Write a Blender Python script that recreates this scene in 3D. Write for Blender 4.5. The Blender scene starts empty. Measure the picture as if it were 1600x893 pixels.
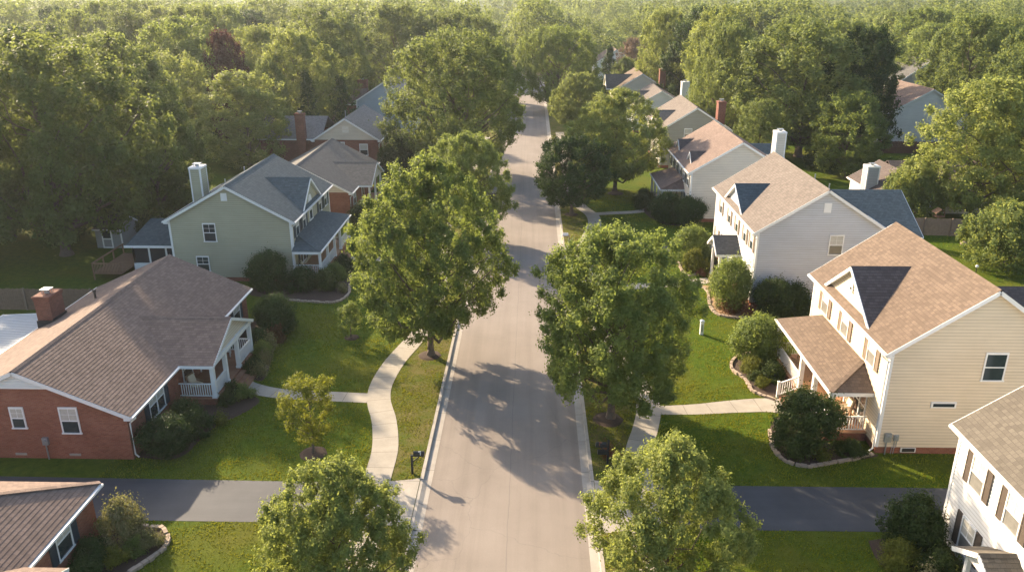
import bpy, math, random
import numpy as np
from mathutils import Vector, Matrix
rad = math.radians
S = bpy.context.scene
COL = S.collection

# ---------------------------------------------------------------- camera, sky, sun, exposure
CAM_H = 23.5
cam_d = bpy.data.cameras.new('camera')
cam_d.sensor_width = 36.0
cam_d.lens = 36.0 * 1259.0 / 1600.0
cam_d.clip_start = 0.2
cam_d.clip_end = 6000
cam = bpy.data.objects.new('camera', cam_d)
COL.objects.link(cam)
cam.location = (0, 0, CAM_H)
cam.rotation_euler = (rad(90 - 20.331), 0, rad(1.365))
S.camera = cam

SUN_EL, SUN_AZ = 24.0, 45.0            # sun beyond the left side of the street
world = bpy.data.worlds.new('World')
S.world = world
world.use_nodes = True
wn = world.node_tree.nodes
bg = wn['Background']
sky = wn.new('ShaderNodeTexSky')
sky.sky_type = 'NISHITA'
sky.sun_disc = False
sky.sun_elevation = rad(SUN_EL)
sky.sun_rotation = rad(-SUN_AZ)
sky.air_density = 1.0
sky.dust_density = 3.0
sky.ozone_density = 1.0
world.node_tree.links.new(sky.outputs[0], bg.inputs[0])
bg.inputs[1].default_value = 0.13
sun_d = bpy.data.lights.new('sun', 'SUN')
sun_d.energy = 5.0
sun_d.angle = rad(0.6)
sun_d.color = (1.0, 0.80, 0.56)
sun = bpy.data.objects.new('sun', sun_d)
COL.objects.link(sun)
ce, se = math.cos(rad(SUN_EL)), math.sin(rad(SUN_EL))
sd = Vector((-math.sin(rad(SUN_AZ)) * ce, math.cos(rad(SUN_AZ)) * ce, se))
sun.rotation_euler = (-sd).to_track_quat('-Z', 'Y').to_euler()
sun.location = sd * 200
S.view_settings.view_transform = 'Standard'
S.view_settings.look = 'None'
S.view_settings.exposure = 1.4
S.view_settings.gamma = 1.0
S.cycles.max_bounces = 6
S.cycles.diffuse_bounces = 3
S.cycles.glossy_bounces = 2
S.cycles.transmission_bounces = 3
S.cycles.volume_bounces = 0
S.cycles.use_denoising = True

# ---------------------------------------------------------------- materials
MATS = {}
def _new(name):
    m = bpy.data.materials.new(name)
    m.use_nodes = True
    nt = m.node_tree
    b = nt.nodes['Principled BSDF']
    return m, nt, b
def _mixcol(nt, fac, a, b, blend='MIX'):
    n = nt.nodes.new('ShaderNodeMix')
    n.data_type = 'RGBA'
    n.blend_type = blend
    for sock, v in ((n.inputs[0], fac), (n.inputs[6], a), (n.inputs[7], b)):
        if isinstance(v, (int, float)): sock.default_value = v
        elif isinstance(v, tuple): sock.default_value = (*v, 1)
        else: nt.links.new(v, sock)
    return n.outputs[2]
def _noise(nt, scale, detail=3, rough=0.6, vec=None, stretch=None):
    n = nt.nodes.new('ShaderNodeTexNoise')
    n.inputs['Scale'].default_value = scale
    n.inputs['Detail'].default_value = detail
    n.inputs['Roughness'].default_value = rough
    if vec is None:
        tc = nt.nodes.new('ShaderNodeTexCoord'); vec = tc.outputs['Object']
    if stretch:
        mp = nt.nodes.new('ShaderNodeMapping')
        mp.inputs['Scale'].default_value = stretch
        nt.links.new(vec, mp.inputs['Vector']); vec = mp.outputs[0]
    nt.links.new(vec, n.inputs['Vector'])
    return n.outputs[0]
def _ramp(nt, src, lo, hi):
    n = nt.nodes.new('ShaderNodeMapRange')
    n.inputs[1].default_value = lo; n.inputs[2].default_value = hi
    nt.links.new(src, n.inputs[0])
    return n.outputs[0]
def _bump(nt, b, h, strength, dist):
    n = nt.nodes.new('ShaderNodeBump')
    n.inputs['Strength'].default_value = strength
    n.inputs['Distance'].default_value = dist
    nt.links.new(h, n.inputs['Height'])
    nt.links.new(n.outputs[0], b.inputs['Normal'])
def _uv(nt):
    return nt.nodes.new('ShaderNodeTexCoord').outputs['UV']

def plain(name, col, rough=0.6, metal=0.0, vary=0.12, scale=3.0, spec=0.4):
    m, nt, b = _new(name)
    f = _noise(nt, scale, 4)
    d = tuple(c * (1 - vary) for c in col); l = tuple(min(1, c * (1 + vary)) for c in col)
    nt.links.new(_mixcol(nt, f, d, l), b.inputs['Base Color'])
    b.inputs['Roughness'].default_value = rough
    b.inputs['Metallic'].default_value = metal
    b.inputs['Specular IOR Level'].default_value = spec
    MATS[name] = m
    return m
def shingle(name, col, vary=0.17, mort=0.68, tab=0.24, row=0.2):
    m, nt, b = _new(name)
    uv = _uv(nt)
    br = nt.nodes.new('ShaderNodeTexBrick')
    nt.links.new(uv, br.inputs['Vector'])
    br.inputs['Scale'].default_value = 1.0
    br.inputs['Brick Width'].default_value = tab
    br.inputs['Row Height'].default_value = row
    br.inputs['Mortar Size'].default_value = 0.008
    br.inputs['Mortar Smooth'].default_value = 0.3
    br.offset = 0.5
    br.inputs['Color1'].default_value = (*[c * (1 - vary) for c in col], 1)
    br.inputs['Color2'].default_value = (*[c * (1 + vary) for c in col], 1)
    br.inputs['Mortar'].default_value = (*[c * mort for c in col], 1)
    big = _noise(nt, 0.35, 5, 0.65, uv)
    fine = _noise(nt, 28, 2, 0.7, uv)
    c = _mixcol(nt, _ramp(nt, big, 0.3, 0.7), br.outputs[0], (0.62, 0.60, 0.58), 'MULTIPLY')
    c2 = _mixcol(nt, 0.35, br.outputs[0], c)
    c3 = _mixcol(nt, _ramp(nt, fine, 0.35, 0.65), c2, (1.25, 1.22, 1.2), 'MULTIPLY')
    nt.links.new(c3, b.inputs['Base Color'])
    b.inputs['Roughness'].default_value = 0.92
    b.inputs['Specular IOR Level'].default_value = 0.25
    _bump(nt, b, fine, 0.5, 0.01)
    MATS[name] = m
    return m
def brick(name, c1, c2, mort):
    m, nt, b = _new(name)
    uv = _uv(nt)
    br = nt.nodes.new('ShaderNodeTexBrick')
    nt.links.new(uv, br.inputs['Vector'])
    br.inputs['Scale'].default_value = 1.0
    br.inputs['Brick Width'].default_value = 0.215
    br.inputs['Row Height'].default_value = 0.075
    br.inputs['Mortar Size'].default_value = 0.009
    br.inputs['Mortar Smooth'].default_value = 0.2
    br.inputs['Color1'].default_value = (*c1, 1)
    br.inputs['Color2'].default_value = (*c2, 1)
    br.inputs['Mortar'].default_value = (*mort, 1)
    big = _noise(nt, 0.8, 4, 0.6, uv)
    c = _mixcol(nt, _ramp(nt, big, 0.35, 0.75), br.outputs[0], (0.72, 0.66, 0.62), 'MULTIPLY')
    nt.links.new(c, b.inputs['Base Color'])
    b.inputs['Roughness'].default_value = 0.85
    b.inputs['Specular IOR Level'].default_value = 0.25
    inv = nt.nodes.new('ShaderNodeMath'); inv.operation = 'SUBTRACT'
    inv.inputs[0].default_value = 1.0
    nt.links.new(br.outputs[1], inv.inputs[1])
    _bump(nt, b, inv.outputs[0], 0.8, 0.012)
    MATS[name] = m
    return m
def siding(name, col):
    m, nt, b = _new(name)
    uv = _uv(nt)
    f = _noise(nt, 0.5, 4, 0.6, uv)
    st = _noise(nt, 1.0, 3, 0.6, uv, (0.5, 7.0, 1))
    c = _mixcol(nt, _ramp(nt, f, 0.3, 0.7), tuple(x * 0.93 for x in col), tuple(min(1, x * 1.04) for x in col))
    c = _mixcol(nt, _ramp(nt, st, 0.35, 0.8), c, (0.90, 0.88, 0.85), 'MULTIPLY')
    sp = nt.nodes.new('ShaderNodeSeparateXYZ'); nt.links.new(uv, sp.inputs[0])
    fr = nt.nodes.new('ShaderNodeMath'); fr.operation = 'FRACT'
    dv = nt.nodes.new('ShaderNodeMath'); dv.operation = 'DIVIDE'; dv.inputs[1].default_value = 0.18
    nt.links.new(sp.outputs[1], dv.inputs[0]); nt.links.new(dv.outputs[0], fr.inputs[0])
    lap_shade = nt.nodes.new('ShaderNodeMapRange'); lap_shade.inputs[1].default_value = 0.0; lap_shade.inputs[2].default_value = 0.30
    lap_shade.inputs[3].default_value = 1.0; lap_shade.inputs[4].default_value = 0.0
    nt.links.new(fr.outputs[0], lap_shade.inputs[0])
    c = _mixcol(nt, lap_shade.outputs[0], c, (0.66, 0.64, 0.61), 'MULTIPLY')       # lap shadow lines painted into the colour along each board's bottom edge
    nt.links.new(c, b.inputs['Base Color'])
    b.inputs['Roughness'].default_value = 0.55
    b.inputs['Specular IOR Level'].default_value = 0.3
    MATS[name] = m
    return m
def leaf(name, dark, light, trans, tmix=0.38):
    m, nt, b = _new(name)
    at = nt.nodes.new('ShaderNodeAttribute'); at.attribute_name = 'rnd'
    oi = nt.nodes.new('ShaderNodeObjectInfo')
    c = _mixcol(nt, at.outputs['Fac'], dark, light)
    hs = nt.nodes.new('ShaderNodeHueSaturation')
    hr = nt.nodes.new('ShaderNodeMapRange'); nt.links.new(oi.outputs['Random'], hr.inputs[0])
    hr.inputs[3].default_value = 0.475; hr.inputs[4].default_value = 0.520
    vr = nt.nodes.new('ShaderNodeMapRange'); nt.links.new(oi.outputs['Random'], vr.inputs[0])
    vr.inputs[3].default_value = 1.28; vr.inputs[4].default_value = 0.66
    nt.links.new(hr.outputs[0], hs.inputs['Hue']); nt.links.new(vr.outputs[0], hs.inputs['Value'])
    nt.links.new(c, hs.inputs['Color'])
    nt.links.new(hs.outputs[0], b.inputs['Base Color'])
    b.inputs['Roughness'].default_value = 0.62
    b.inputs['Specular IOR Level'].default_value = 0.14
    tr = nt.nodes.new('ShaderNodeBsdfTranslucent')
    ct = _mixcol(nt, at.outputs['Fac'], tuple(x * 0.75 for x in trans), trans)
    nt.links.new(ct, tr.inputs['Color'])
    mx = nt.nodes.new('ShaderNodeMixShader'); mx.inputs[0].default_value = tmix
    nt.links.new(b.outputs[0], mx.inputs[1]); nt.links.new(tr.outputs[0], mx.inputs[2])
    nt.links.new(mx.outputs[0], nt.nodes['Material Output'].inputs[0])
    MATS[name] = m
    return m

shingle('shingle_brown', (0.185, 0.135, 0.110))
shingle('shingle_tan', (0.142, 0.106, 0.080))
shingle('shingle_pale', (0.152, 0.130, 0.114))
shingle('shingle_pink', (0.182, 0.134, 0.112))
shingle('shingle_umber', (0.105, 0.085, 0.078))
shingle('shingle_slate', (0.085, 0.108, 0.115))
shingle('shingle_blue', (0.062, 0.088, 0.104))
shingle('shingle_charcoal', (0.105, 0.105, 0.102))
shingle('shingle_grey', (0.20, 0.192, 0.185))
shingle('shingle_stone', (0.122, 0.108, 0.088))
brick('brick_red', (0.27, 0.085, 0.052), (0.36, 0.135, 0.080), (0.30, 0.20, 0.15))
brick('brick_dark', (0.20, 0.065, 0.045), (0.29, 0.105, 0.070), (0.26, 0.18, 0.14))
brick('brick_paver', (0.36, 0.17, 0.10), (0.43, 0.22, 0.13), (0.34, 0.25, 0.18))
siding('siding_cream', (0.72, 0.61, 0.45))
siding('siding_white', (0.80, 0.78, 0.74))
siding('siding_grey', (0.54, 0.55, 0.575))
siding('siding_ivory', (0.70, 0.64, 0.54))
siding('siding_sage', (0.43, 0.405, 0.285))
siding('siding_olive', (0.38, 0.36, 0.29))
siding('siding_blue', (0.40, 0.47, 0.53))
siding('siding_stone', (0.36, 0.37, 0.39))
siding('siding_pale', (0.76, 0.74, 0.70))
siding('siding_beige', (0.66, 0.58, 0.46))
plain('white_paint', (0.80, 0.79, 0.76), 0.45, vary=0.05)
plain('black_paint', (0.022, 0.026, 0.028), 0.4)
plain('shutter_brown', (0.10, 0.078, 0.062), 0.5)
plain('shutter_tan', (0.21, 0.16, 0.118), 0.5)
plain('shutter_navy', (0.035, 0.05, 0.065), 0.45)
plain('door_wood', (0.16, 0.07, 0.04), 0.45)
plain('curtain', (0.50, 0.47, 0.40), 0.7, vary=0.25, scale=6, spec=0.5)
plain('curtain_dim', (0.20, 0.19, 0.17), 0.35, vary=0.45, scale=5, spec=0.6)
plain('metal_grey', (0.42, 0.44, 0.46), 0.4, 0.6)
plain('metal_dark', (0.06, 0.055, 0.05), 0.45, 0.5)
plain('tin_roof', (0.34, 0.37, 0.39), 0.55, 0.1, 0.12)
plain('flashing', (0.025, 0.025, 0.028), 0.7)
plain('wood_deck', (0.23, 0.13, 0.075), 0.7, vary=0.3)
plain('porch_floor', (0.42, 0.23, 0.13), 0.55, vary=0.15)
plain('wood_fence', (0.20, 0.135, 0.09), 0.85, vary=0.35, scale=5)
plain('wood_weathered', (0.21, 0.155, 0.115), 0.85, vary=0.35, scale=5)
plain('wicker', (0.34, 0.22, 0.13), 0.7, vary=0.3, scale=20)
plain('cushion', (0.72, 0.62, 0.46), 0.8)
plain('stone', (0.36, 0.28, 0.21), 0.9, vary=0.35, scale=4)
plain('mulch', (0.060, 0.038, 0.026), 0.95, vary=0.6, scale=14)
plain('straw', (0.30, 0.19, 0.10), 0.95, vary=0.5, scale=12)
plain('bark', (0.14, 0.105, 0.078), 0.9, vary=0.45, scale=7)
plain('flower_pink', (0.62, 0.40, 0.36), 0.7)
plain('shed_grey', (0.30, 0.29, 0.27), 0.7)
def glass():
    m, nt, b = _new('glass_pane')
    f = _noise(nt, 1.3, 2)
    nt.links.new(_mixcol(nt, f, (0.012, 0.02, 0.022), (0.05, 0.07, 0.075)), b.inputs['Base Color'])
    b.inputs['Roughness'].default_value = 0.06
    b.inputs['Specular IOR Level'].default_value = 0.9
    MATS['glass_pane'] = m
glass()
leaf('leaf_maple', (0.034, 0.070, 0.018), (0.165, 0.210, 0.060), (0.47, 0.56, 0.11), .37)
leaf('leaf_bright', (0.044, 0.084, 0.021), (0.215, 0.248, 0.078), (0.54, 0.60, 0.13), .38)
leaf('leaf_dark', (0.022, 0.052, 0.015), (0.060, 0.100, 0.025), (0.11, 0.17, 0.03), 0.28)
leaf('leaf_wood', (0.032, 0.064, 0.018), (0.150, 0.190, 0.058), (0.41, 0.48, 0.11), .34)
leaf('leaf_red', (0.055, 0.022, 0.022), (0.10, 0.045, 0.035), (0.16, 0.05, 0.04))
leaf('leaf_pale', (0.16, 0.13, 0.085), (0.26, 0.20, 0.13), (0.25, 0.17, 0.1))
leaf('leaf_yellow', (0.065, 0.105, 0.014), (0.175, 0.195, 0.026), (0.36, 0.37, 0.035))
leaf('leaf_shrub', (0.028, 0.052, 0.014), (0.075, 0.105, 0.026), (0.13, 0.17, 0.03), 0.25)
leaf('leaf_lime', (0.075, 0.105, 0.016), (0.17, 0.18, 0.03), (0.28, 0.28, 0.04))
leaf('leaf_rust', (0.11, 0.06, 0.028), (0.22, 0.12, 0.055), (0.22, 0.11, 0.05))
leaf('leaf_bloom', (0.09, 0.12, 0.03), (0.38, 0.31, 0.17), (0.30, 0.30, 0.08))
leaf('grass_blade', (0.052, 0.100, 0.008), (0.156, 0.190, 0.018), (0.36, 0.35, 0.025), 0.3)

def ground_mat():
    m, nt, b = _new('lawn_grass')
    a = _noise(nt, 0.12, 5, 0.6)
    c = _noise(nt, 2.2, 5, 0.7)
    e = _noise(nt, 18, 3, 0.7, None, (1, 1, 1))
    col = _mixcol(nt, _ramp(nt, c, 0.3, 0.7), (0.044, 0.090, 0.008), (0.116, 0.162, 0.014))
    col = _mixcol(nt, _ramp(nt, a, 0.45, 0.75), col, (0.145, 0.138, 0.024))
    col = _mixcol(nt, _ramp(nt, e, 0.35, 0.65), col, (0.65, 0.65, 0.6), 'MULTIPLY')
    tc = nt.nodes.new('ShaderNodeTexCoord'); sx = nt.nodes.new('ShaderNodeSeparateXYZ'); nt.links.new(tc.outputs['Object'], sx.inputs[0])
    def rng(lo, hi):
        n = nt.nodes.new('ShaderNodeMapRange'); n.inputs[1].default_value = lo; n.inputs[2].default_value = hi
        nt.links.new(sx.outputs[0], n.inputs[0]); return n.outputs[0]
    mm = nt.nodes.new('ShaderNodeMath'); mm.operation = 'MULTIPLY'
    nt.links.new(rng(-9.0, -7.6), mm.inputs[0]); nt.links.new(rng(6.6, 5.4), mm.inputs[1])
    m2 = nt.nodes.new('ShaderNodeMath'); m2.operation = 'MULTIPLY'
    nt.links.new(mm.outputs[0], m2.inputs[0]); nt.links.new(_ramp(nt, _noise(nt, .9, 5, .7), .32, .62), m2.inputs[1])
    col = _mixcol(nt, m2.outputs[0], col, (0.150, 0.128, 0.045))          # drier turf on the verges
    nt.links.new(col, b.inputs['Base Color'])
    b.inputs['Roughness'].default_value = 0.9
    b.inputs['Specular IOR Level'].default_value = 0.05
    _bump(nt, b, e, 0.9, 0.06)
    MATS['lawn_grass'] = m
def road_mat():
    m, nt, b = _new('road_asphalt')
    tc = nt.nodes.new('ShaderNodeTexCoord')
    a = _noise(nt, 0.22, 5, 0.6)
    st = _noise(nt, 1.0, 4, 0.6, tc.outputs['Object'], (1.4, 0.035, 1))
    f = _noise(nt, 30, 3, 0.8)
    col = _mixcol(nt, _ramp(nt, a, 0.3, 0.7), (0.245, 0.208, 0.176), (0.308, 0.263, 0.224))
    col = _mixcol(nt, _ramp(nt, st, 0.45, 0.8), col, (0.80, 0.79, 0.78), 'MULTIPLY')
    col = _mixcol(nt, _ramp(nt, f, 0.3, 0.7), col, (0.82, 0.82, 0.82), 'MULTIPLY')
    # joint down the middle of the carriageway, and wandering tar cracks
    sx = nt.nodes.new('ShaderNodeSeparateXYZ'); nt.links.new(tc.outputs['Object'], sx.inputs[0])
    wob = _noise(nt, 0.5, 3, 0.6)
    def mth(op, x, y=None):
        n = nt.nodes.new('ShaderNodeMath'); n.operation = op
        for i, v in enumerate((x, y)):
            if v is None: continue
            if isinstance(v, (int, float)): n.inputs[i].default_value = v
            else: nt.links.new(v, n.inputs[i])
        return n.outputs[0]
    off = mth('MULTIPLY', mth('SUBTRACT', wob, 0.5), 0.16)
    dx = mth('ABSOLUTE', mth('ADD', mth('ADD', sx.outputs[0], 0.95), off))
    line = mth('LESS_THAN', dx, 0.022)
    vo = nt.nodes.new('ShaderNodeTexVoronoi'); vo.feature = 'DISTANCE_TO_EDGE'
    vo.inputs['Scale'].default_value = 0.13
    mp = nt.nodes.new('ShaderNodeVectorMath'); mp.operation = 'ADD'
    nz = nt.nodes.new('ShaderNodeTexNoise'); nz.inputs['Scale'].default_value = 0.7; nz.inputs['Detail'].default_value = 4
    nt.links.new(tc.outputs['Object'], nz.inputs['Vector'])
    nt.links.new(tc.outputs['Object'], mp.inputs[0]); nt.links.new(nz.outputs[1], mp.inputs[1])
    nt.links.new(mp.outputs[0], vo.inputs['Vector'])
    crack = mth('MULTIPLY', mth('LESS_THAN', vo.outputs[0], 0.0016), 0.3)
    dark = mth('MULTIPLY', mth('MAXIMUM', mth('MULTIPLY', line, 0.38), crack), 0.7)
    col = _mixcol(nt, dark, col, (0.09, 0.085, 0.08))
    nt.links.new(col, b.inputs['Base Color'])
    b.inputs['Roughness'].default_value = 0.85
    b.inputs['Specular IOR Level'].default_value = 0.3
    _bump(nt, b, f, 0.35, 0.01)
    MATS['road_asphalt'] = m
def concrete_mat(name, col, joint):
    m, nt, b = _new(name)
    uv = _uv(nt)
    a = _noise(nt, 1.2, 5, 0.65)
    f = _noise(nt, 24, 3, 0.7)
    c = _mixcol(nt, _ramp(nt, a, 0.3, 0.7), tuple(x * 0.84 for x in col), tuple(x * 1.08 for x in col))
    c = _mixcol(nt, _ramp(nt, f, 0.3, 0.7), c, (0.88, 0.88, 0.87), 'MULTIPLY')
    sx = nt.nodes.new('ShaderNodeSeparateXYZ'); nt.links.new(uv, sx.inputs[0])
    md = nt.nodes.new('ShaderNodeMath'); md.operation = 'PINGPONG'; md.inputs[1].default_value = joint / 2
    nt.links.new(sx.outputs[1], md.inputs[0])
    lt = nt.nodes.new('ShaderNodeMath'); lt.operation = 'LESS_THAN'; lt.inputs[1].default_value = 0.014
    nt.links.new(md.outputs[0], lt.inputs[0])
    c = _mixcol(nt, lt.outputs[0], c, tuple(x * 0.35 for x in col))
    nt.links.new(c, b.inputs['Base Color'])
    b.inputs['Roughness'].default_value = 0.85
    b.inputs['Specular IOR Level'].default_value = 0.25
    _bump(nt, b, f, 0.3, 0.008)
    MATS[name] = m
def drive_mat():
    m, nt, b = _new('driveway_asphalt')
    a = _noise(nt, 0.5, 5, 0.65)
    st = _noise(nt, 1.0, 3, 0.6, None, (0.05, 1.2, 1))
    f = _noise(nt, 26, 3, 0.8)
    c = _mixcol(nt, _ramp(nt, a, 0.3, 0.7), (0.036, 0.040, 0.048), (0.055, 0.059, 0.068))
    c = _mixcol(nt, _ramp(nt, st, 0.4, 0.75), c, (1.35, 1.3, 1.25), 'MULTIPLY')
    c = _mixcol(nt, _ramp(nt, f, 0.3, 0.7), c, (0.75, 0.75, 0.75), 'MULTIPLY')
    nt.links.new(c, b.inputs['Base Color'])
    b.inputs['Roughness'].default_value = 0.75
    _bump(nt, b, f, 0.3, 0.01)
    MATS['driveway_asphalt'] = m
ground_mat(); road_mat(); drive_mat()
concrete_mat('concrete_walk', (0.40, 0.36, 0.30), 1.5)
concrete_mat('concrete_kerb', (0.42, 0.38, 0.33), 3.0)
concrete_mat('concrete_plain', (0.42, 0.38, 0.325), 2.9)

# ---------------------------------------------------------------- mesh helpers
def V3(*a): return Vector(a)
class MB:
    def __init__(s): s.v = []; s.f = []; s.uv = []
    def poly(s, pts, uv=None):
        i = len(s.v)
        pts = [Vector(p) for p in pts]
        s.v += pts
        s.f.append(list(range(i, i + len(pts))))
        if uv is None:
            n = Vector((0, 0, 0))
            for k in range(len(pts)):
                n += pts[k].cross(pts[(k + 1) % len(pts)])
            n = n.normalized() if n.length > 1e-9 else Vector((0, 0, 1))
            U = Vector((0, 0, 1)).cross(n)
            U = U.normalized() if U.length > 0.05 else Vector((1, 0, 0))
            W = n.cross(U)
            uv = [(p.dot(U), p.dot(W)) for p in pts]
        s.uv.append(uv)
    def box(s, a, b):
        (x0, y0, z0), (x1, y1, z1) = [min(p) for p in zip(a, b)], [max(p) for p in zip(a, b)]
        c = [(x0, y0, z0), (x1, y0, z0), (x1, y1, z0), (x0, y1, z0), (x0, y0, z1), (x1, y0, z1), (x1, y1, z1), (x0, y1, z1)]
        for f in ((3, 2, 1, 0), (4, 5, 6, 7), (0, 1, 5, 4), (1, 2, 6, 5), (2, 3, 7, 6), (3, 0, 4, 7)):
            s.poly([c[k] for k in f])
    def bar(s, a, b, w, h, up=(0, 0, 1)):
        """a beam from a to b: w across, h in the up direction, centred on the line"""
        a, b = Vector(a), Vector(b)
        t = (b - a).normalized()
        up = Vector(up)
        r = t.cross(up)
        r = r.normalized() if r.length > 1e-4 else t.cross(Vector((1, 0, 0))).normalized()
        u = r.cross(t).normalized()
        o = [(-1, -1), (1, -1), (1, 1), (-1, 1)]
        A = [a + r * (w / 2 * i) + u * (h / 2 * j) for i, j in o]
        B = [b + r * (w / 2 * i) + u * (h / 2 * j) for i, j in o]
        s.poly(A[::-1] if False else [A[0], A[1], A[2], A[3]])
        s.poly([B[3], B[2], B[1], B[0]])
        for k in range(4):
            j = (k + 1) % 4
            s.poly([A[j], A[k], B[k], B[j]])
    def tube(s, path, radii, n=8, cap=True):
        path = [Vector(p) for p in path]
        rings = []
        for i, p in enumerate(path):
            t = (path[min(i + 1, len(path) - 1)] - path[max(i - 1, 0)]).normalized()
            r = t.cross(Vector((0, 0, 1)))
            r = r.normalized() if r.length > 1e-3 else Vector((1, 0, 0))
            u = r.cross(t)
            rings.append([p + (r * math.cos(2 * math.pi * k / n) + u * math.sin(2 * math.pi * k / n)) * radii[i] for k in range(n)])
        for i in range(len(path) - 1):
            for k in range(n):
                j = (k + 1) % n
                s.poly([rings[i][k], rings[i + 1][k], rings[i + 1][j], rings[i][j]])
        if cap: s.poly(rings[-1]); s.poly(rings[0][::-1])
    def build(s, name, mat, parent=None):
        org = Vector(parent['org']) if parent is not None else Vector((0, 0, 0))
        me = bpy.data.meshes.new(name)
        me.from_pydata([tuple(p - org) for p in s.v], [], s.f)
        l = me.uv_layers.new(name='UVMap')
        flat = [c for uvs in s.uv for q in uvs for c in q]
        l.data.foreach_set('uv', flat)
        me.materials.append(MATS[mat])
        me.update()
        o = bpy.data.objects.new(name, me)
        COL.objects.link(o)
        if parent is not None: o.parent = parent
        return o
    def build_sub(s, name, mat, part, root):
        o = s.build(name, mat, root)
        o.parent = part
        return o

def thing(name, label, cat, loc, group=None):
    o = bpy.data.objects.new(name, None)
    COL.objects.link(o)
    o.empty_display_size = 0.3
    o.location = loc
    o['org'] = tuple(loc)
    o['label'] = label; o['category'] = cat
    if group: o['group'] = group
    return o
def tag(o, label, cat, group=None):
    o['label'] = label; o['category'] = cat
    if group: o['group'] = group
    return o
def struct(o, kind='structure'):
    o['kind'] = kind
    return o

def clip(poly, k, lo, hi):
    """clip a 2-D polygon to lo <= p[k] <= hi"""
    for sgn, lim in ((1, lo), (-1, -hi)):
        out = []
        for i in range(len(poly)):
            a, b = poly[i], poly[(i + 1) % len(poly)]
            da, db = sgn * a[k] - lim, sgn * b[k] - lim
            if da >= 0: out.append(a)
            if (da > 0) != (db > 0) and abs(da - db) > 1e-12:
                t = da / (da - db)
                out.append((a[0] + (b[0] - a[0]) * t, a[1] + (b[1] - a[1]) * t))
        poly = out
        if len(poly) < 3: return []
    return poly
def lapped(mb, pts, exposure, step, outward, v0=None):
    """a flat polygon covered in overlapping courses (lap siding, shingles), each one real and tilted"""
    pts = [Vector(p) for p in pts]
    n = Vector((0, 0, 0))
    for k in range(len(pts)):
        n += (pts[k] - pts[0]).cross(pts[(k + 1) % len(pts)] - pts[0])
    n.normalize()
    if n.dot(Vector(outward)) < 0: n = -n
    U = Vector((0, 0, 1)).cross(n).normalized()
    W = n.cross(U)
    o = pts[0]
    base = o.dot(n)
    q = [(p.dot(U), p.dot(W)) for p in pts]
    lo, hi = min(p[1] for p in q), max(p[1] for p in q)
    start = lo if v0 is None else v0
    k = 0
    while start + k * exposure < hi - 1e-5:
        b0 = start + k * exposure; b1 = min(b0 + exposure, hi); k += 1
        c = clip(q, 1, b0, b1)
        if len(c) < 3: continue
        P = []
        for (u, v) in c:
            h = step * (1.0 - 0.92 * (v - b0) / exposure)
            P.append(U * u + W * v + n * (base + h))
        # keep the outward orientation
        area = sum(c[i][0] * c[(i + 1) % len(c)][1] - c[(i + 1) % len(c)][0] * c[i][1] for i in range(len(c)))
        if area < 0: P = P[::-1]; c = c[::-1]
        mb.poly(P, [(u, v - start) for u, v in c])
        bot = [u for u, v in c if abs(v - b0) < 1e-5]
        if len(bot) >= 2:
            ua, ub = min(bot), max(bot)
            mb.poly([U * ua + W * b0 + n * base, U * ub + W * b0 + n * base,
                     U * ub + W * b0 + n * (base + step), U * ua + W * b0 + n * (base + step)],
                    [(ua, b0 - start - .01), (ub, b0 - start - .01), (ub, b0 - start), (ua, b0 - start)])
def slab_under(mb, pts, outward, th):
    pts = [Vector(p) for p in pts]
    n = (pts[1] - pts[0]).cross(pts[2] - pts[0]).normalized()
    if n.dot(Vector(outward)) < 0: n = -n
    lo = [p - n * th for p in pts]
    mb.poly(lo)
    for i in range(len(pts)):
        j = (i + 1) % len(pts)
        mb.poly([pts[i], pts[j], lo[j], lo[i]])

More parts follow.
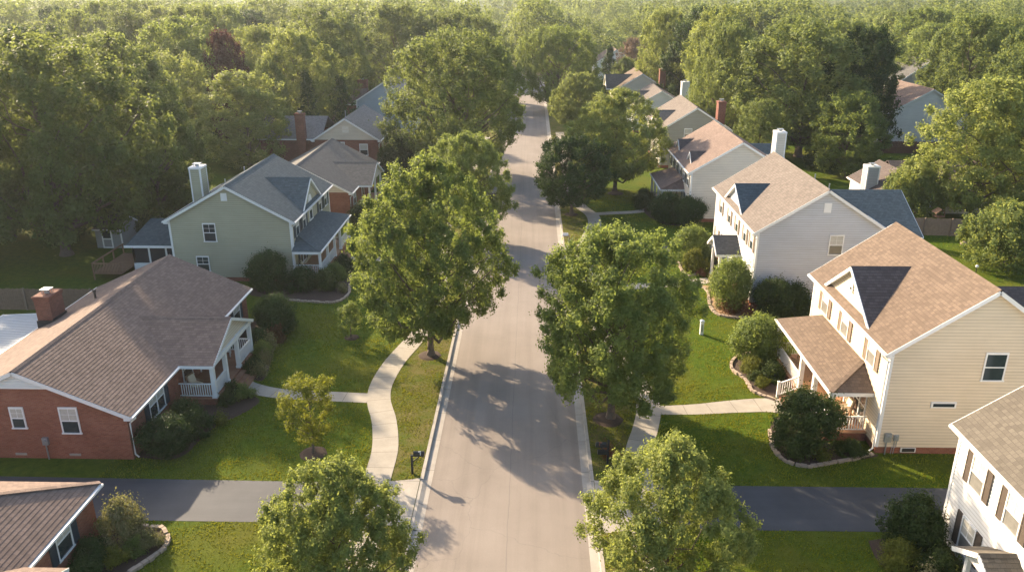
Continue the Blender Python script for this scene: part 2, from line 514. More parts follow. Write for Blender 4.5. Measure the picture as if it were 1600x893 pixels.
# ---------------------------------------------------------------- houses
class House:
    """gabled house whose ridge runs along the street; d is the depth behind its front wall"""
    def __init__(h, name, label, s, fx, y0, y1, D, eave, ridge, wall, roof, found='brick_red', trim='white_paint',
                 lap=0.18, course=0.2, gable=None, fh=0.38, hipfar=0.0, cat='house'):
        h.s, h.fx, h.y0, h.y1, h.D, h.eave, h.ridge = s, fx, y0, y1, D, eave, ridge
        h.wallm, h.roofm, h.trim, h.lap, h.course, h.found = wall, roof, trim, lap, course, found
        h.isbrick = wall.startswith('brick')
        h.m = (ridge - eave) / (D / 2)
        h.t = thing(name, label, cat, (fx + s * D / 2, (y0 + y1) / 2, 0))
        h.gm = gable
        h.fh = fh; h.hip = hipfar
        h.body()
    def L(h, d, y, z): return Vector((h.fx + h.s * d, y, z))
    def zr(h, d): return h.eave + h.m * min(d, h.D - d)
    def out(h, dd, dy=0, dz=0): return Vector((h.s * dd, dy, dz))
    def face(h, mb, pts, outward, mat=None, v0=None):
        brickish = (mat or h.wallm).startswith('brick')
        if brickish:
            P = [Vector(p) for p in pts]
            n = (P[1] - P[0]).cross(P[2] - P[0])
            if n.dot(Vector(outward)) < 0: P = P[::-1]
            mb.poly(P)
        else:
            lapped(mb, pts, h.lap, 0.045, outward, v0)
    def roofface(h, mb, pts, outward, th=0.07, course=None, step=0.011):
        pts = [Vector(p) for p in pts]
        lapped(mb, pts, course or h.course, step, outward)
        slab_under(mb, pts, outward, th)
    def body(h):
        L, D, y0, y1, e, t = h.L, h.D, h.y0, h.y1, h.eave, h.t
        zb = 0.0 if h.isbrick else h.fh
        w = MB()
        mid = D / 2
        h.face(w, [L(0, y0, zb), L(0, y1, zb), L(0, y1, e), L(0, y0, e)], h.out(-1))
        h.face(w, [L(D, y0, zb), L(D, y1, zb), L(D, y1, e), L(D, y0, e)], h.out(1))
        for yy, dy in ((y0, -1), (y1, 1)):
            if h.gm:
                h.face(w, [L(0, yy, zb), L(D, yy, zb), L(D, yy, e - .05), L(0, yy, e - .05)], (0, dy, 0))
                g = MB()
                h.face(g, [L(-.02, yy + dy * .05, e - .06), L(D + .02, yy + dy * .05, e - .06), L(mid, yy + dy * .05, h.ridge)], (0, dy, 0), h.gm)
                g.build('gable', h.gm, t)
            else:
                if dy > 0 and h.hip: h.face(w, [L(0, yy, zb), L(D, yy, zb), L(D, yy, e), L(0, yy, e)], (0, dy, 0))
                else: h.face(w, [L(0, yy, zb), L(D, yy, zb), L(D, yy, e), L(mid, yy, h.ridge), L(0, yy, e)], (0, dy, 0))
        w.build('wall', h.wallm, t)
        if not h.isbrick:
            f = MB()
            f.box(L(.03, y0 + .03, -.1), L(D - .03, y1 - .03, h.fh + .01))
            f.build('foundation', h.found, t)
        # roof
        r = MB(); oe, orr, top = .36, .26, .13
        h.oe, h.orr, h.top = oe, orr, top
        ya, yb = y0 - orr, y1 + orr
        hl = h.hip
        for a, b, o in ((-oe, mid, -1), (D + oe, mid, 1)):
            za = e - h.m * oe + top
            zm = h.ridge + top
            h.roofface(r, [L(a, ya, za), L(a, yb, za), L(b, yb - hl, zm), L(b, ya, zm)], (h.s * o * h.m, 0, 1))
        if hl: h.roofface(r, [L(-oe, yb, za), L(D + oe, yb, za), L(mid, yb - hl, zm)], (0, 1, 1))
        r.build('roof', h.roofm, t)
        if hl: y1 = None; yb_ridge = yb - hl
        else: yb_ridge = yb
        y1 = h.y1
        rc = MB()
        for o in (-1, 1):
            rc.poly([L(mid, ya, h.ridge + top + .045), L(mid, yb_ridge, h.ridge + top + .045),
                     L(mid + o * .17, yb_ridge, h.ridge + top + .03 - .17 * h.m), L(mid + o * .17, ya, h.ridge + top + .03 - .17 * h.m)])
        rc.build('ridge_cap', h.roofm, t)
        # fascia boards along the rakes and eaves, and gutters
        tr = MB()
        zl = e - h.m * oe + top - .12
        zt = h.ridge + top - .12
        if hl:
            tr.box(L(-oe, yb - .02, zl - .1), L(D + oe, yb + .02, zl + .09))
            for dd in (-oe, D + oe): rc2 = MB(); rc2.bar(L(dd, yb, zl + .15), L(mid, yb - hl, zt + .15), .26, .03); rc2.build('hip_cap', h.roofm, t)
        for yy in ((ya,) if hl else (ya, yb)):
            sg = -1 if yy == ya else 1
            for a in (-oe, D + oe):
                tr.bar(L(a, yy + sg * .005, zl), L(mid, yy + sg * .005, zt + .0), .05, .2, (0, 0, 1))
                # soffit under the rake
            tr.poly([L(-oe, yy, zl - .06), L(-oe, yy - sg * orr, zl - .06), L(mid, yy - sg * orr, zt - .06), L(mid, yy, zt - .06)])
            tr.poly([L(D + oe, yy, zl - .06), L(D + oe, yy - sg * orr, zl - .06), L(mid, yy - sg * orr, zt - .06), L(mid, yy, zt - .06)])
            for a0, a1 in ((-oe, .02), (D - .02, D + oe)):   # eave returns
                tr.box(L(a0, yy - sg * .0, zl - .12), L(a1, yy - sg * (orr - .01), zl + .02))
        for a, i in ((-oe, .0), (D + oe, D)):
            tr.box(L(a - (.012 if a < 0 else -.012), ya + .03, zl - .1), L(a + (.03 if a < 0 else -.03), yb - .03, zl + .09))
            tr.box(L(a, ya + .03, zl - .1), L(i, yb - .03, zl - .075))
        tr.build('fascia', h.trim, t)
        for a, sg in ((-oe, -1), (D + oe, 1)):
            gt = MB()
            gt.box(L(a + sg * .02, ya, zl - .02), L(a + sg * .13, yb, zl + .085))
            gt.build('gutter', h.trim, t)
        ds = MB()
        for yy in (y0 + .12,):
            ds.tube([L(-oe - .07, yy, zl), L(-oe - .05, yy, zl - .15), L(-.07, yy, zl - .45), L(-.07, yy, .25), L(-.25, yy, .08)], [.045] * 5, 6)
        ds.build('downspout', h.trim, t)
        if not h.isbrick:
            for yy, sy in ((y0, -1), (y1, 1)):
                for dd, sdd in ((0, -1), (D, 1)):
                    cb = MB()
                    cb.box(L(dd + sdd * .055, yy + sy * .055, h.fh), L(dd - sdd * .11, yy - sy * .11, e - .02))
                    cb.build('corner_board', h.trim, t)
    # a window: frame, glazing and perhaps two shutters, on the front wall or on a gable wall
    def window(h, wall, a, z, w=.95, hh=1.45, shut=None, curtain=True, arch=False, sw=.4, d0=0.0, bars=True):
        pr = 0.0 if h.isbrick else .03                     # clear of the lap boards
        if wall == 'front': P = lambda u, v, k: h.L(d0 - k - pr, a + u, z + v)
        elif wall == 'near': P = lambda u, v, k: Vector((h.fx + h.s * a + u, h.y0 - k - pr, z + v))
        elif wall == 'far': P = lambda u, v, k: Vector((h.fx + h.s * a + u, h.y1 + k + pr, z + v))
        fr = MB(); b = .072
        W, H2 = w / 2, hh / 2
        fr.box(P(-W - b, H2, .0), P(W + b, H2 + b + .03, .06))
        fr.box(P(-W - b - .04, -H2 - b, .0), P(W + b + .04, -H2, .085))
        fr.box(P(-W - b, -H2, .0), P(-W, H2, .06)); fr.box(P(W, -H2, .0), P(W + b, H2, .06))
        fr.box(P(-W, -.03, .0), P(W, .03, .055))
        n = 2 if w > 1.3 else 1
        if n == 2: fr.box(P(-.05, -H2, .0), P(.05, H2, .058))
        if bars:
            for k in range(n):
                c = (-W / 2 if k == 0 else W / 2) if n == 2 else 0
                fr.box(P(c - .011, .03, .0), P(c + .011, H2, .042))
                fr.box(P(c - W / n, H2 * .52 - .01, .0), P(c + W / n, H2 * .52 + .01, .041))
        if arch:
            pts = [P(math.cos(k * math.pi / 10) * (W + b), H2 + b + math.sin(k * math.pi / 10) * (W + b), .055) for k in range(11)]
            fr.poly(pts)
            for q in range(10):
                p0, p1 = pts[q], pts[q + 1]
                back = P(0, 0, 0) - P(0, 0, .055)
                fr.poly([p0, p1, p1 + back, p0 + back])
        f = fr.build('window', h.trim, h.t)
        lo = MB(); lo.poly(h._or([P(-W, -H2, .028), P(W, -H2, .028), P(W, 0, .028), P(-W, 0, .028)], P(0, 0, 1) - P(0, 0, 0)))
        hi = MB(); hi.poly(h._or([P(-W, 0, .033), P(W, 0, .033), P(W, H2, .033), P(-W, H2, .033)], P(0, 0, 1) - P(0, 0, 0)))
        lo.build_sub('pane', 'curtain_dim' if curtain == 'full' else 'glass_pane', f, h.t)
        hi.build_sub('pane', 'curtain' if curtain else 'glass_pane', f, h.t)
        if shut:
            for sg in (-1, 1):
                sm = MB()
                u0 = sg * (W + b + .02); u1 = sg * (W + b + .02 + sw)
                sm.box(P(u0, -H2 - .06, .0), P(u1, H2 + .08, .045))
                for k in range(3):
                    v = (-H2 - .03, -.04, H2 - .02)[k]
                    sm.box(P(u0, v, .045), P(u1, v + .07, .062))
                for uu in (u0, u1 - sg * .05):
                    sm.box(P(uu, -H2, .045), P(uu + sg * .05, H2, .060))
                sm.build('shutter', shut, h.t)
    def _or(h, P, n):
        c = (P[1] - P[0]).cross(P[2] - P[0])
        return P if c.dot(n) > 0 else P[::-1]
    def vent(h, wall, a, z, w, hh, mat='white_paint'):
        v = MB()
        if wall == 'near': P = lambda u, q, k: Vector((h.fx + h.s * a + u, h.y0 - k - .03, z + q))
        else: P = lambda u, q, k: h.L(-k - .03, a + u, z + q)
        v.box(P(-w / 2, -hh / 2, 0), P(w / 2, hh / 2, .035))
        n = max(2, int(hh / .09))
        for k in range(n):
            q = -hh / 2 + (k + .35) * hh / n
            v.box(P(-w / 2 + .04, q, .03), P(w / 2 - .04, q + .03, .05))
        v.build('vent', mat, h.t)
    def door(h, y, zf, mat='door_wood', w=1.0, hh=2.1, d0=0.0):
        d0 = d0 if h.isbrick else d0 - .03
        fr = MB(); L = h.L
        fr.box(L(d0, y - w / 2 - .12, zf), L(d0 - .06, y - w / 2, zf + hh)); fr.box(L(d0, y + w / 2, zf), L(d0 - .06, y + w / 2 + .12, zf + hh))
        fr.box(L(d0, y - w / 2 - .12, zf + hh), L(d0 - .07, y + w / 2 + .12, zf + hh + .14))
        f = fr.build('door_frame', h.trim, h.t)
        dr = MB(); dr.box(L(d0, y - w / 2, zf), L(d0 - .04, y + w / 2, zf + hh))
        for k in range(2):
            dr.box(L(d0 - .04, y - w / 2 + .12, zf + .2 + k * .95), L(d0 - .052, y + w / 2 - .12, zf + .95 + k * .95))
        dd = dr.build('door', mat, h.t)
        kn = MB(); kn.tube([L(d0 - .04, y - w * .36, zf + 1), L(d0 - .1, y - w * .36, zf + 1)], [.03, .035], 6)
        kn.build_sub('handle', 'metal_grey', dd, h.t)
    def cross_gable(h, yc, hw, ze, zr, d0=0.0, roofm=None, ov=.3, pieces=None, to='roof', wallm=None):
        """a gable set across the front slope (or a porch gable that runs back to the wall or roof)"""
        L, m2 = h.L, (zr - ze) / hw
        roofm = roofm or h.roofm
        top = .12
        side = .28
        r = MB(); tr = MB()
        zm = lambda z: (z - h.eave - h.top) / h.m + .0
        df = d0 - ov
        dr = zm(zr + top) + .06 if to == 'roof' else 0.0
        for sg in (-1, 1):
            yo, zo = yc + sg * (hw + side), ze - side * m2 + top
            de = zm(zo) + .03 if to == 'roof' else 0.0
            if de <= df:
                zl = h.eave + h.top + h.m * df
                q = (zr + top - zl) / m2
                pts = [L(df, yc, zr + top), L(dr, yc, zr + top), L(df + .01, yc + sg * q, zl)]
                low = L(df, yc + sg * q, zl)
            else:
                pts = [L(df, yc, zr + top), L(dr, yc, zr + top), L(de, yo, zo), L(df, yo, zo)]
                low = L(df, yo, zo)
            h.roofface(r, pts, (0, sg * m2, 1))
            hi = L(df, yc, zr + top)
            dn = Vector((0, 0, -.1))
            tr.bar(low + dn, hi + dn, .05, .19)
            tr.poly([low + dn * 1.6, hi + dn * 1.6, hi + dn * 1.6 + h.out(ov), low + dn * 1.6 + h.out(ov)])
            if to == 'wall' or d0 < -.5:
                tr.box(L(df, yo - sg * .04, zo - .2), L(0 if to == 'wall' else max(min(de, 0), -.3), yo + sg * .01, zo - .01))
        r.build('gable_roof' if to == 'roof' and d0 > -.5 else 'porch_roof', roofm, h.t)
        rc = MB()
        for sg in (-1, 1):
            rc.poly([L(df, yc, zr + top + .045), L(dr - .05, yc, zr + top + .045), L(dr - .05, yc + sg * .16, zr + top + .03 - .16 * m2), L(df, yc + sg * .16, zr + top + .03 - .16 * m2)])
        rc.build('gable_ridge_cap', roofm, h.t)
        tr.build('rake_board', h.trim, h.t)
        g = MB()
        wm = wallm or (h.gm or h.wallm)
        zlow = ze if d0 < -.5 else max(ze, h.eave - .2)
        P = [L(d0 - .03, yc - hw, ze), L(d0 - .03, yc + hw, ze), L(d0 - .03, yc, zr + .02)]
        h.face(g, P, h.out(-1), wm)
        g.build('gable', wm, h.t)
    def porch_roof(h, ya, yb, dp, ze, zt, hn=0.0, hf=0.0, roofm=None):
        L = h.L; r = MB(); roofm = roofm or h.roofm
        tp = .1
        ze += tp; zt += tp
        sl = (zt - ze) / dp
        h.roofface(r, [L(-dp, ya, ze), L(-dp, yb, ze), L(-.02, yb - hf, zt), L(-.02, ya + hn, zt)], (-h.s * sl, 0, 1), step=.012)
        if hn > 0: h.roofface(r, [L(-dp, ya, ze), L(-.02, ya + hn, zt), L(-.02, ya, ze)], (0, -1, 1), step=.012)
        if hf > 0: h.roofface(r, [L(-dp, yb, ze), L(-.02, yb - hf, zt), L(-.02, yb, ze)], (0, 1, 1), step=.012)
        r.build('porch_roof', roofm, h.t)
        tr = MB()
        tr.box(L(-dp - .015, ya, ze - .24), L(-dp + .1, yb, ze - .03))
        tr.box(L(-dp + .1, ya - .012, ze - .24), L(-.03, ya + .1, ze - .03))
        tr.box(L(-dp + .1, yb - .1, ze - .24), L(-.03, yb + .012, ze - .03))
        tr.poly([L(-dp, ya, ze - .2), L(-.02, ya, ze - .2), L(-.02, yb, ze - .2), L(-dp, yb, ze - .2)])
        tr.box(L(-dp - .12, ya - .02, ze - .12), L(-dp - .016, yb + .02, ze - .02))
        tr.build('porch_fascia', h.trim, h.t)
        if hn > 0:
            rc = MB()
            a, b = L(-dp, ya, ze + .03), L(-.02, ya + hn, zt + .03)
            rc.bar(a, b, .26, .03)
            rc.build('hip_cap', roofm, h.t)
    def deck(h, ya, yb, dp, z, floor='porch_floor', base='brick_red'):
        L = h.L
        f = MB(); f.box(L(-dp, ya, z - .06), L(-.02, yb, z)); f.build('porch_floor', floor, h.t)
        b = MB(); b.box(L(-dp + .05, ya + .05, -.1), L(-.04, yb - .05, z - .062)); b.build('porch_base', base, h.t)
    def column(h, d, y, z0, z1, w=.22):
        c = MB(); L = h.L
        c.box(L(d - w / 2, y - w / 2, z0), L(d + w / 2, y + w / 2, z1))
        k = w / 2 + .035
        c.box(L(d - k, y - k, z0), L(d + k, y + k, z0 + .14)); c.box(L(d - k, y - k, z1 - .12), L(d + k, y + k, z1 - .002))
        c.build('column', h.trim, h.t)
    def rail(h, a, b, z0, hh=.9, mat=None, z1=None):
        """a to b are (d, y); z0 and z1 are the floor heights at either end"""
        L = h.L; z1 = z0 if z1 is None else z1
        A, B = L(a[0], a[1], z0), L(b[0], b[1], z1)
        r = MB(); up = Vector((0, 0, 1))
        r.bar(A + up * hh, B + up * hh, .09, .06); r.bar(A + up * .12, B + up * .12, .06, .05)
        n = max(2, int((B - A).length / .14))
        for k in range(1, n):
            p = A.lerp(B, k / n)
            r.bar(p + up * .12, p + up * (hh - .02), .045, .045, (0, 1, 0))
        r.build('railing', mat or h.trim, h.t)
    def post(h, d, y, z0, hh=1.05):
        c = MB(); L = h.L
        c.box(L(d - .06, y - .06, z0), L(d + .06, y + .06, z0 + hh)); c.box(L(d - .08, y - .08, z0 + hh), L(d + .08, y + .08, z0 + hh + .05))
        c.build('rail_post', h.trim, h.t)
    def steps(h, ya, yb, d, z, n=3, tread=.34, mat='brick_paver'):
        s = MB(); L = h.L
        for k in range(n):
            zz = z * (n - k) / (n + 1)
            s.box(L(d - tread * (k + 1), ya, -.1), L(d - tread * k, yb, zz))
        s.build('steps', mat, h.t)
    def chimney(h, d, y, wd, wy, z0, z1, mat='brick_dark', cap='metal_grey', pot=True):
        c = MB(); L = h.L
        def bx(e, a, b):
            c0, c1 = L(d - wd / 2 - e, y - wy / 2 - e, a), L(d + wd / 2 + e, y + wy / 2 + e, b)
            return c0, c1
        if mat.startswith('siding'):
            x0, x1 = h.fx + h.s * (d - wd / 2), h.fx + h.s * (d + wd / 2)
            ya, yb = y - wy / 2, y + wy / 2
            for P, o in (([(x0, ya, z0), (x1, ya, z0), (x1, ya, z1), (x0, ya, z1)], (0, -1, 0)),
                         ([(x0, yb, z0), (x1, yb, z0), (x1, yb, z1), (x0, yb, z1)], (0, 1, 0)),
                         ([(x0, ya, z0), (x0, yb, z0), (x0, yb, z1), (x0, ya, z1)], (-h.s, 0, 0)),
                         ([(x1, ya, z0), (x1, yb, z0), (x1, yb, z1), (x1, ya, z1)], (h.s, 0, 0))):
                lapped(c, P, .15, .014, o)
            c.poly([(x0, ya, z1), (x1, ya, z1), (x1, yb, z1), (x0, yb, z1)])
        else:
            c.box(*bx(0, z0, z1 - .3)); c.box(*bx(.04, z1 - .3, z1 - .14)); c.box(*bx(.08, z1 - .14, z1 - .04)); c.box(*bx(.03, z1 - .04, z1))
        ch = c.build('chimney', mat, h.t)
        if mat.startswith('siding'):
            k = MB()
            for i in (-1, 1):
                for j in (-1, 1):
                    k.box(L(d + i * (wd / 2 + .025), y + j * (wy / 2 + .025), z0), L(d + i * (wd / 2 - .09), y + j * (wy / 2 - .09), z1 - .12))
            k.box(L(d - wd / 2 - .05, y - wy / 2 - .05, z1 - .12), L(d + wd / 2 + .05, y + wy / 2 + .05, z1 + .04))
            k.build_sub('chimney_trim', h.trim, ch, h.t)
        p = MB()
        if pot:
            p.tube([L(d, y, z1 - .02), L(d, y, z1 + .22)], [.17, .16], 10)
            p.box(L(d - .3, y - .3, z1 + .24), L(d + .3, y + .3, z1 + .29))
            for i in (-.2, .2):
                for j in (-.2, .2):
                    p.box(L(d + i - .015, y + j - .015, z1), L(d + i + .015, y + j + .015, z1 + .241))
            p.build_sub('chimney_cap', cap, ch, h.t)
        return ch
    def wing(h, d0, d1, ya, yb, e, r, roofm, wallm=None, ov=.35):
        """a lower block behind or beside the house, its ridge running away from the street"""
        L = h.L; wallm = wallm or h.wallm; yc = (ya + yb) / 2
        w = MB()
        for yy, o in ((ya, -1), (yb, 1)):
            h.face(w, [L(d0, yy, 0), L(d1, yy, 0), L(d1, yy, e), L(d0, yy, e)], (0, o, 0), wallm)
        h.face(w, [L(d1, ya, 0), L(d1, yb, 0), L(d1, yb, e), L(d1, yc, r), L(d1, ya, e)], h.out(1), wallm)
        w.build('wing_wall', wallm, h.t)
        rf = MB(); m = (r - e) / (yb - yc)
        for yy, o in ((ya - ov, -1), (yb + ov, 1)):
            z = e - ov * m + .12
            h.roofface(rf, [L(d0, yy, z), L(d1 + .25, yy, z), L(d1 + .25, yc, r + .12), L(d0, yc, r + .12)], (0, o, 1))
        rf.build('wing_roof', roofm, h.t)
        tr = MB()
        for yy, o in ((ya - ov, -1), (yb + ov, 1)):
            z = e - ov * m
            tr.box(L(d0 + .05, yy + o * .01, z - .08), L(d1 + .25, yy + o * .1, z + .08))
            tr.bar(L(d1 + .27, yy, z), L(d1 + .27, yc, r), .05, .2)
        tr.build('wing_fascia', h.trim, h.t)

def roof_vent(h, d, y, hh=.45, rr=.05):
    m = MB(); z = h.zr(d) + h.top
    m.tube([h.L(d, y, z - .1), h.L(d, y, z + hh)], [rr, rr], 8)
    m.tube([h.L(d, y, z - .02), h.L(d, y, z + .06)], [rr * 2.2, rr * 1.3], 8)
    m.build('vent_pipe', 'metal_grey', h.t)
# right side of the street --------------------------------------------------
def meter_box(h, x, y, z, w, hh, label_part='meter_box', mat='metal_grey', conduit=True):
    m = MB()
    m.box((x - w / 2, y - .14, z - hh / 2), (x + w / 2, y, z + hh / 2))
    m.tube([(x, y - .14, z + hh * .15), (x, y - .2, z + hh * .15)], [w * .3, w * .28], 10)
    if conduit:
        m.tube([(x - .02, y - .07, z - hh / 2), (x - .02, y - .07, -.05)], [.04, .04], 6)
    m.build(label_part, mat, h.t)

R0 = House('white_house', 'white two-storey house with brown shutters cut off by the lower right corner of the photo', 1, 18.6, 16.0, 30.7, 9.5, 6.0, 9.3,
           'siding_white', 'shingle_stone')
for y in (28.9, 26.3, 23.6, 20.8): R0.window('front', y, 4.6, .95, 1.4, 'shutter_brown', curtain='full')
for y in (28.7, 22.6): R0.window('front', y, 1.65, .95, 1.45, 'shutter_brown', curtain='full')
R0.cross_gable(25.6, 1.4, 2.4, 3.2, -1.15, to='wall', roofm='shingle_stone')
for y in (24.4, 26.8): R0.column(-1.0, y, .2, 2.4, .18)
R0.deck(24.1, 27.1, 1.3, .2, 'concrete_plain', 'brick_red'); R0.door(25.6, .2, hh=2.0)

R1 = House('cream_house', 'cream two-storey house with tan shingle roof and a wide front porch on the right', 1, 18.6, 38.0, 49.8, 9.3, 6.1, 9.35,
           'siding_cream', 'shingle_tan', fh=.42)
for y in (47.5, 44.1, 40.15): R1.window('front', y, 5.0, .95, 1.5, 'shutter_tan', sw=.45, curtain='full')
R1.window('near', 5.3, 5.2, 1.0, 1.45, curtain=False, bars=False)
R1.cross_gable(44.2, 3.35, 6.1, 8.35, 0.12, roofm='shingle_umber')
R1.window('front', 44.2, 7.25, .32, .42, bars=False, d0=.08)
mw = MB(); mw.box((21.05, 37.9, 2.83), (22.35, 38.0, 3.17)); o = mw.build('basement_window', 'white_paint', R1.t)
mg = MB(); mg.box((21.15, 37.88, 2.91), (22.25, 37.9, 3.09)); mg.build_sub('pane', 'glass_pane', o, R1.t)
cv = MB(); cv.box((19.95, 37.97, .1), (20.75, 38.03, .36)); o = cv.build('crawl_vent', 'white_paint', R1.t)
cg = MB(); cg.box((20.02, 37.95, .14), (20.68, 37.97, .34)); cg.build_sub('grille', 'metal_dark', o, R1.t)
meter_box(R1, 19.12, 37.98, 1.02, .34, .5); meter_box(R1, 19.56, 37.98, 1.02, .24, .32, 'utility_box', conduit=False)
pp = MB()
for x in (19.5, 19.62): pp.tube([(x, 37.9, .86), (x, 37.9, .5), (x - .08, 37.9, .42), (x - .1, 37.9, .05)], [.02] * 4, 6)
pp.build('service_pipe', 'metal_grey', R1.t)
R1.porch_roof(39.1, 49.4, 2.35, 2.95, 3.95, 1.9, 1.7)
R1.deck(39.2, 49.3, 2.3, .55)
for y in (39.35, 42.0, 44.3, 49.1): R1.column(-2.15, y, .55, 2.86, .26)
R1.rail((-2.15, 39.35), (-.1, 39.35), .55); R1.rail((-2.15, 39.5), (-2.15, 41.9), .55)
R1.rail((-2.15, 44.4), (-2.15, 49.0), .55); R1.rail((-2.15, 49.1), (-.1, 49.1), .55)
R1.steps(42.15, 44.15, -2.3, .55, 3, .36)
R1.rail((-2.25, 42.1), (-3.45, 42.1), .55, .9, None, .05); R1.rail((-2.25, 44.2), (-3.45, 44.2), .55, .9, None, .05)
R1.post(-3.45, 42.1, 0.0); R1.post(-3.45, 44.2, 0.0)
R1.window('front', 40.6, 1.75, 1.5, 1.6, curtain=False, bars=False); R1.window('front', 47.2, 1.75, 1.5, 1.6, curtain=True)
R1.door(43.2, .55)
R1.wing(8.6, 15.5, 43.6, 49.6, 4.3, 6.35, 'shingle_umber')

R2 = House('grey_house', 'pale grey two-storey house with a dark blue shingled front gable and small white portico', 1, 17.3, 59.2, 73.5, 9.7, 6.2, 9.3,
           'siding_grey', 'shingle_pale')
for y in (71.2, 68.0, 65.3, 62.6, 60.5): R2.window('front', y, 5.0, .75, 1.4, 'shutter_tan', sw=.36)
R2.window('near', 5.95, 5.1, .95, 1.45); R2.vent('near', 4.95, 8.0, .55, .75)
R2.cross_gable(66.7, 2.85, 6.2, 7.95, 0.1, roofm='shingle_blue')
R2.cross_gable(65.0, 1.5, 3.0, 3.95, -1.75, to='wall', roofm='shingle_charcoal')
for y in (63.7, 66.3): R2.column(-1.6, y, .2, 3.0, .2)
R2.deck(63.4, 66.6, 1.8, .2, 'brick_paver'); R2.door(65.0, .2)
for y in (61.2, 69.4, 72.0): R2.window('front', y, 1.8, .9, 1.5, 'shutter_tan')
R2.wing(6.5, 13.6, 62.4, 72.0, 5.0, 7.4, 'shingle_blue')

for d, y in ((5.6, 64.5), (5.9, 62.0)): roof_vent(R2, d, y)
R3 = House('ivory_house', 'ivory two-storey house with pinkish roof, two small dormers and a tall white chimney', 1, 16.8, 83.5, 97.5, 10.0, 5.45, 8.45,
           'siding_ivory', 'shingle_pink', course=.22)
for y in (84.9, 87.2, 89.6, 92.0, 94.4, 96.4): R3.window('front', y, 4.4, .85, 1.5, 'shutter_navy', bars=False)
for y in (85.0, 87.0): R3.window('front', y, 1.7, .85, 1.6, 'shutter_navy', bars=False)
R3.cross_gable(87.2, 1.15, 5.75, 6.75, .55, roofm='shingle_umber', ov=.2); R3.cross_gable(94.6, 1.15, 5.75, 6.75, .55, roofm='shingle_umber', ov=.2)
R3.porch_roof(86.6, 94.8, 2.6, 2.7, 3.7, 1.2, 1.2)
R3.deck(86.8, 94.6, 2.5, .35)
for y in (87.0, 89.4, 92.0, 94.4): R3.column(-2.4, y, .35, 2.6, .24)
R3.door(90.7, .35); R3.vent('near', 5.0, 4.6, .5, .3)
R3.chimney(9.6, 86.5, 1.0, 1.4, 0, 9.15, 'siding_ivory'); R3.wing(6.5, 12.2, 91.5, 99.0, 3.9, 6.2, 'shingle_slate')

R4 = House('olive_house', 'olive grey house with a brick chimney beyond the ivory house on the right side', 1, 17.8, 111.0, 124.5, 9.2, 5.3, 8.15,
           'siding_olive', 'shingle_pale', course=.25)
R4.window('near', 3.6, 4.7, .95, 1.3, bars=False)
R4.cross_gable(116.5, 3.2, 5.3, 7.0, 0.1, roofm='shingle_charcoal')
for y in (113, 116, 119, 122): R4.window('front', y, 4.3, .9, 1.4, 'shutter_navy', bars=False)
R4.chimney(8.0, 111.9, 1.0, 1.4, 3, 9.0); R4.door(117, .3)
R4.window('front', 113.4, 1.7, 1, 1.5, bars=False)

R4b = House('white_gabled_house', 'white gabled house with a tall white chimney behind the olive grey house', 1, 17.6, 140.0, 152.0, 9.0, 4.4, 6.9,
            'siding_white', 'shingle_pale', course=.3)
R4b.cross_gable(146, 3.2, 4.4, 6.2, 0.1, roofm='shingle_charcoal'); R4b.chimney(8.2, 139.4, 1.2, 1.3, 0, 8.6, 'siding_white')
for y in (142, 150): R4b.window('front', y, 2.6, 1.0, 1.4, 'shutter_navy', bars=False)
R5 = House('tan_roofed_house', 'pale house with a sandy roof and brick chimney, far in the right row', 1, 17.0, 165.0, 178.0, 10.0, 4.3, 7.3,
           'siding_ivory', 'shingle_tan', course=.3)
R5.cross_gable(171, 3.6, 4.3, 6.6, -1.6, roofm='shingle_charcoal'); R5.chimney(8.8, 164.4, 1.2, 1.4, 0, 8.4)
for y in (167, 175): R5.window('front', y, 2.6, 1.0, 1.4, 'shutter_navy', bars=False)
R6 = House('distant_white_house', 'distant white house with a brick chimney above the conifers near the street end', 1, 16.8, 219.0, 232.0, 10.5, 4.9, 8.1,
           'siding_white', 'shingle_tan', course=.35)
R6.chimney(8.6, 224.0, 1.3, 1.5, 3, 9.6)
for y in (222, 228): R6.window('front', y, 3.2, 1.0, 1.4, bars=False)

# behind the right row
G1 = House('garage_house', 'low house with dark brown roof and a siding-clad chimney behind the grey house', 1, 37.6, 86.6, 94.0, 6.0, 2.7, 4.5,
           'siding_ivory', 'shingle_umber', course=.25)
# its roof runs across: broad low block to the right of the chimney
G1.wing(3.0, 13.0, 87.6, 96.4, 2.9, 4.9, 'shingle_umber')
G1.chimney(-.1, 88.6, 1.3, 1.3, 0, 5.1, 'siding_stone')
FW = House('pale_blue_house', 'pale blue-white house with a brown roof half hidden by trees behind a red fence', 1, 54.5, 125.5, 138.0, 12.0, 5.6, 9.0,
           'siding_pale', 'shingle_pink', course=.3)
for y in (127.5, 130.5, 133.5): FW.window('front', y, 4.4, 1.0, 1.4, 'shutter_navy', bars=False)
for y in (127.5, 131.5): FW.window('front', y, 1.6, 1.0, 1.5, bars=False)
DK = House('dark_gabled_house', 'dark gabled house glimpsed between the tall trees at the upper right', 1, 76.0, 172.0, 184.0, 11.0, 5.5, 9.4,
           'siding_olive', 'shingle_charcoal', course=.35)
DK.window('near', 4.0, 4.2, 1.2, 1.4, bars=False)
RX = House('white_railed_house', 'low white house with white railings among trees at the right edge', 1, 60.5, 92.0, 100.0, 9.0, 3.2, 5.6,
           'siding_white', 'shingle_grey', course=.3)
RX.deck(92.2, 99.8, 2.6, .6, 'wood_deck', 'wood_deck'); RX.rail((-2.5, 92.3), (-2.5, 99.7), .6); RX.rail((-2.5, 92.3), (-.1, 92.3), .6)
RX.window('front', 95, 1.9, 1.2, 1.2, bars=False)

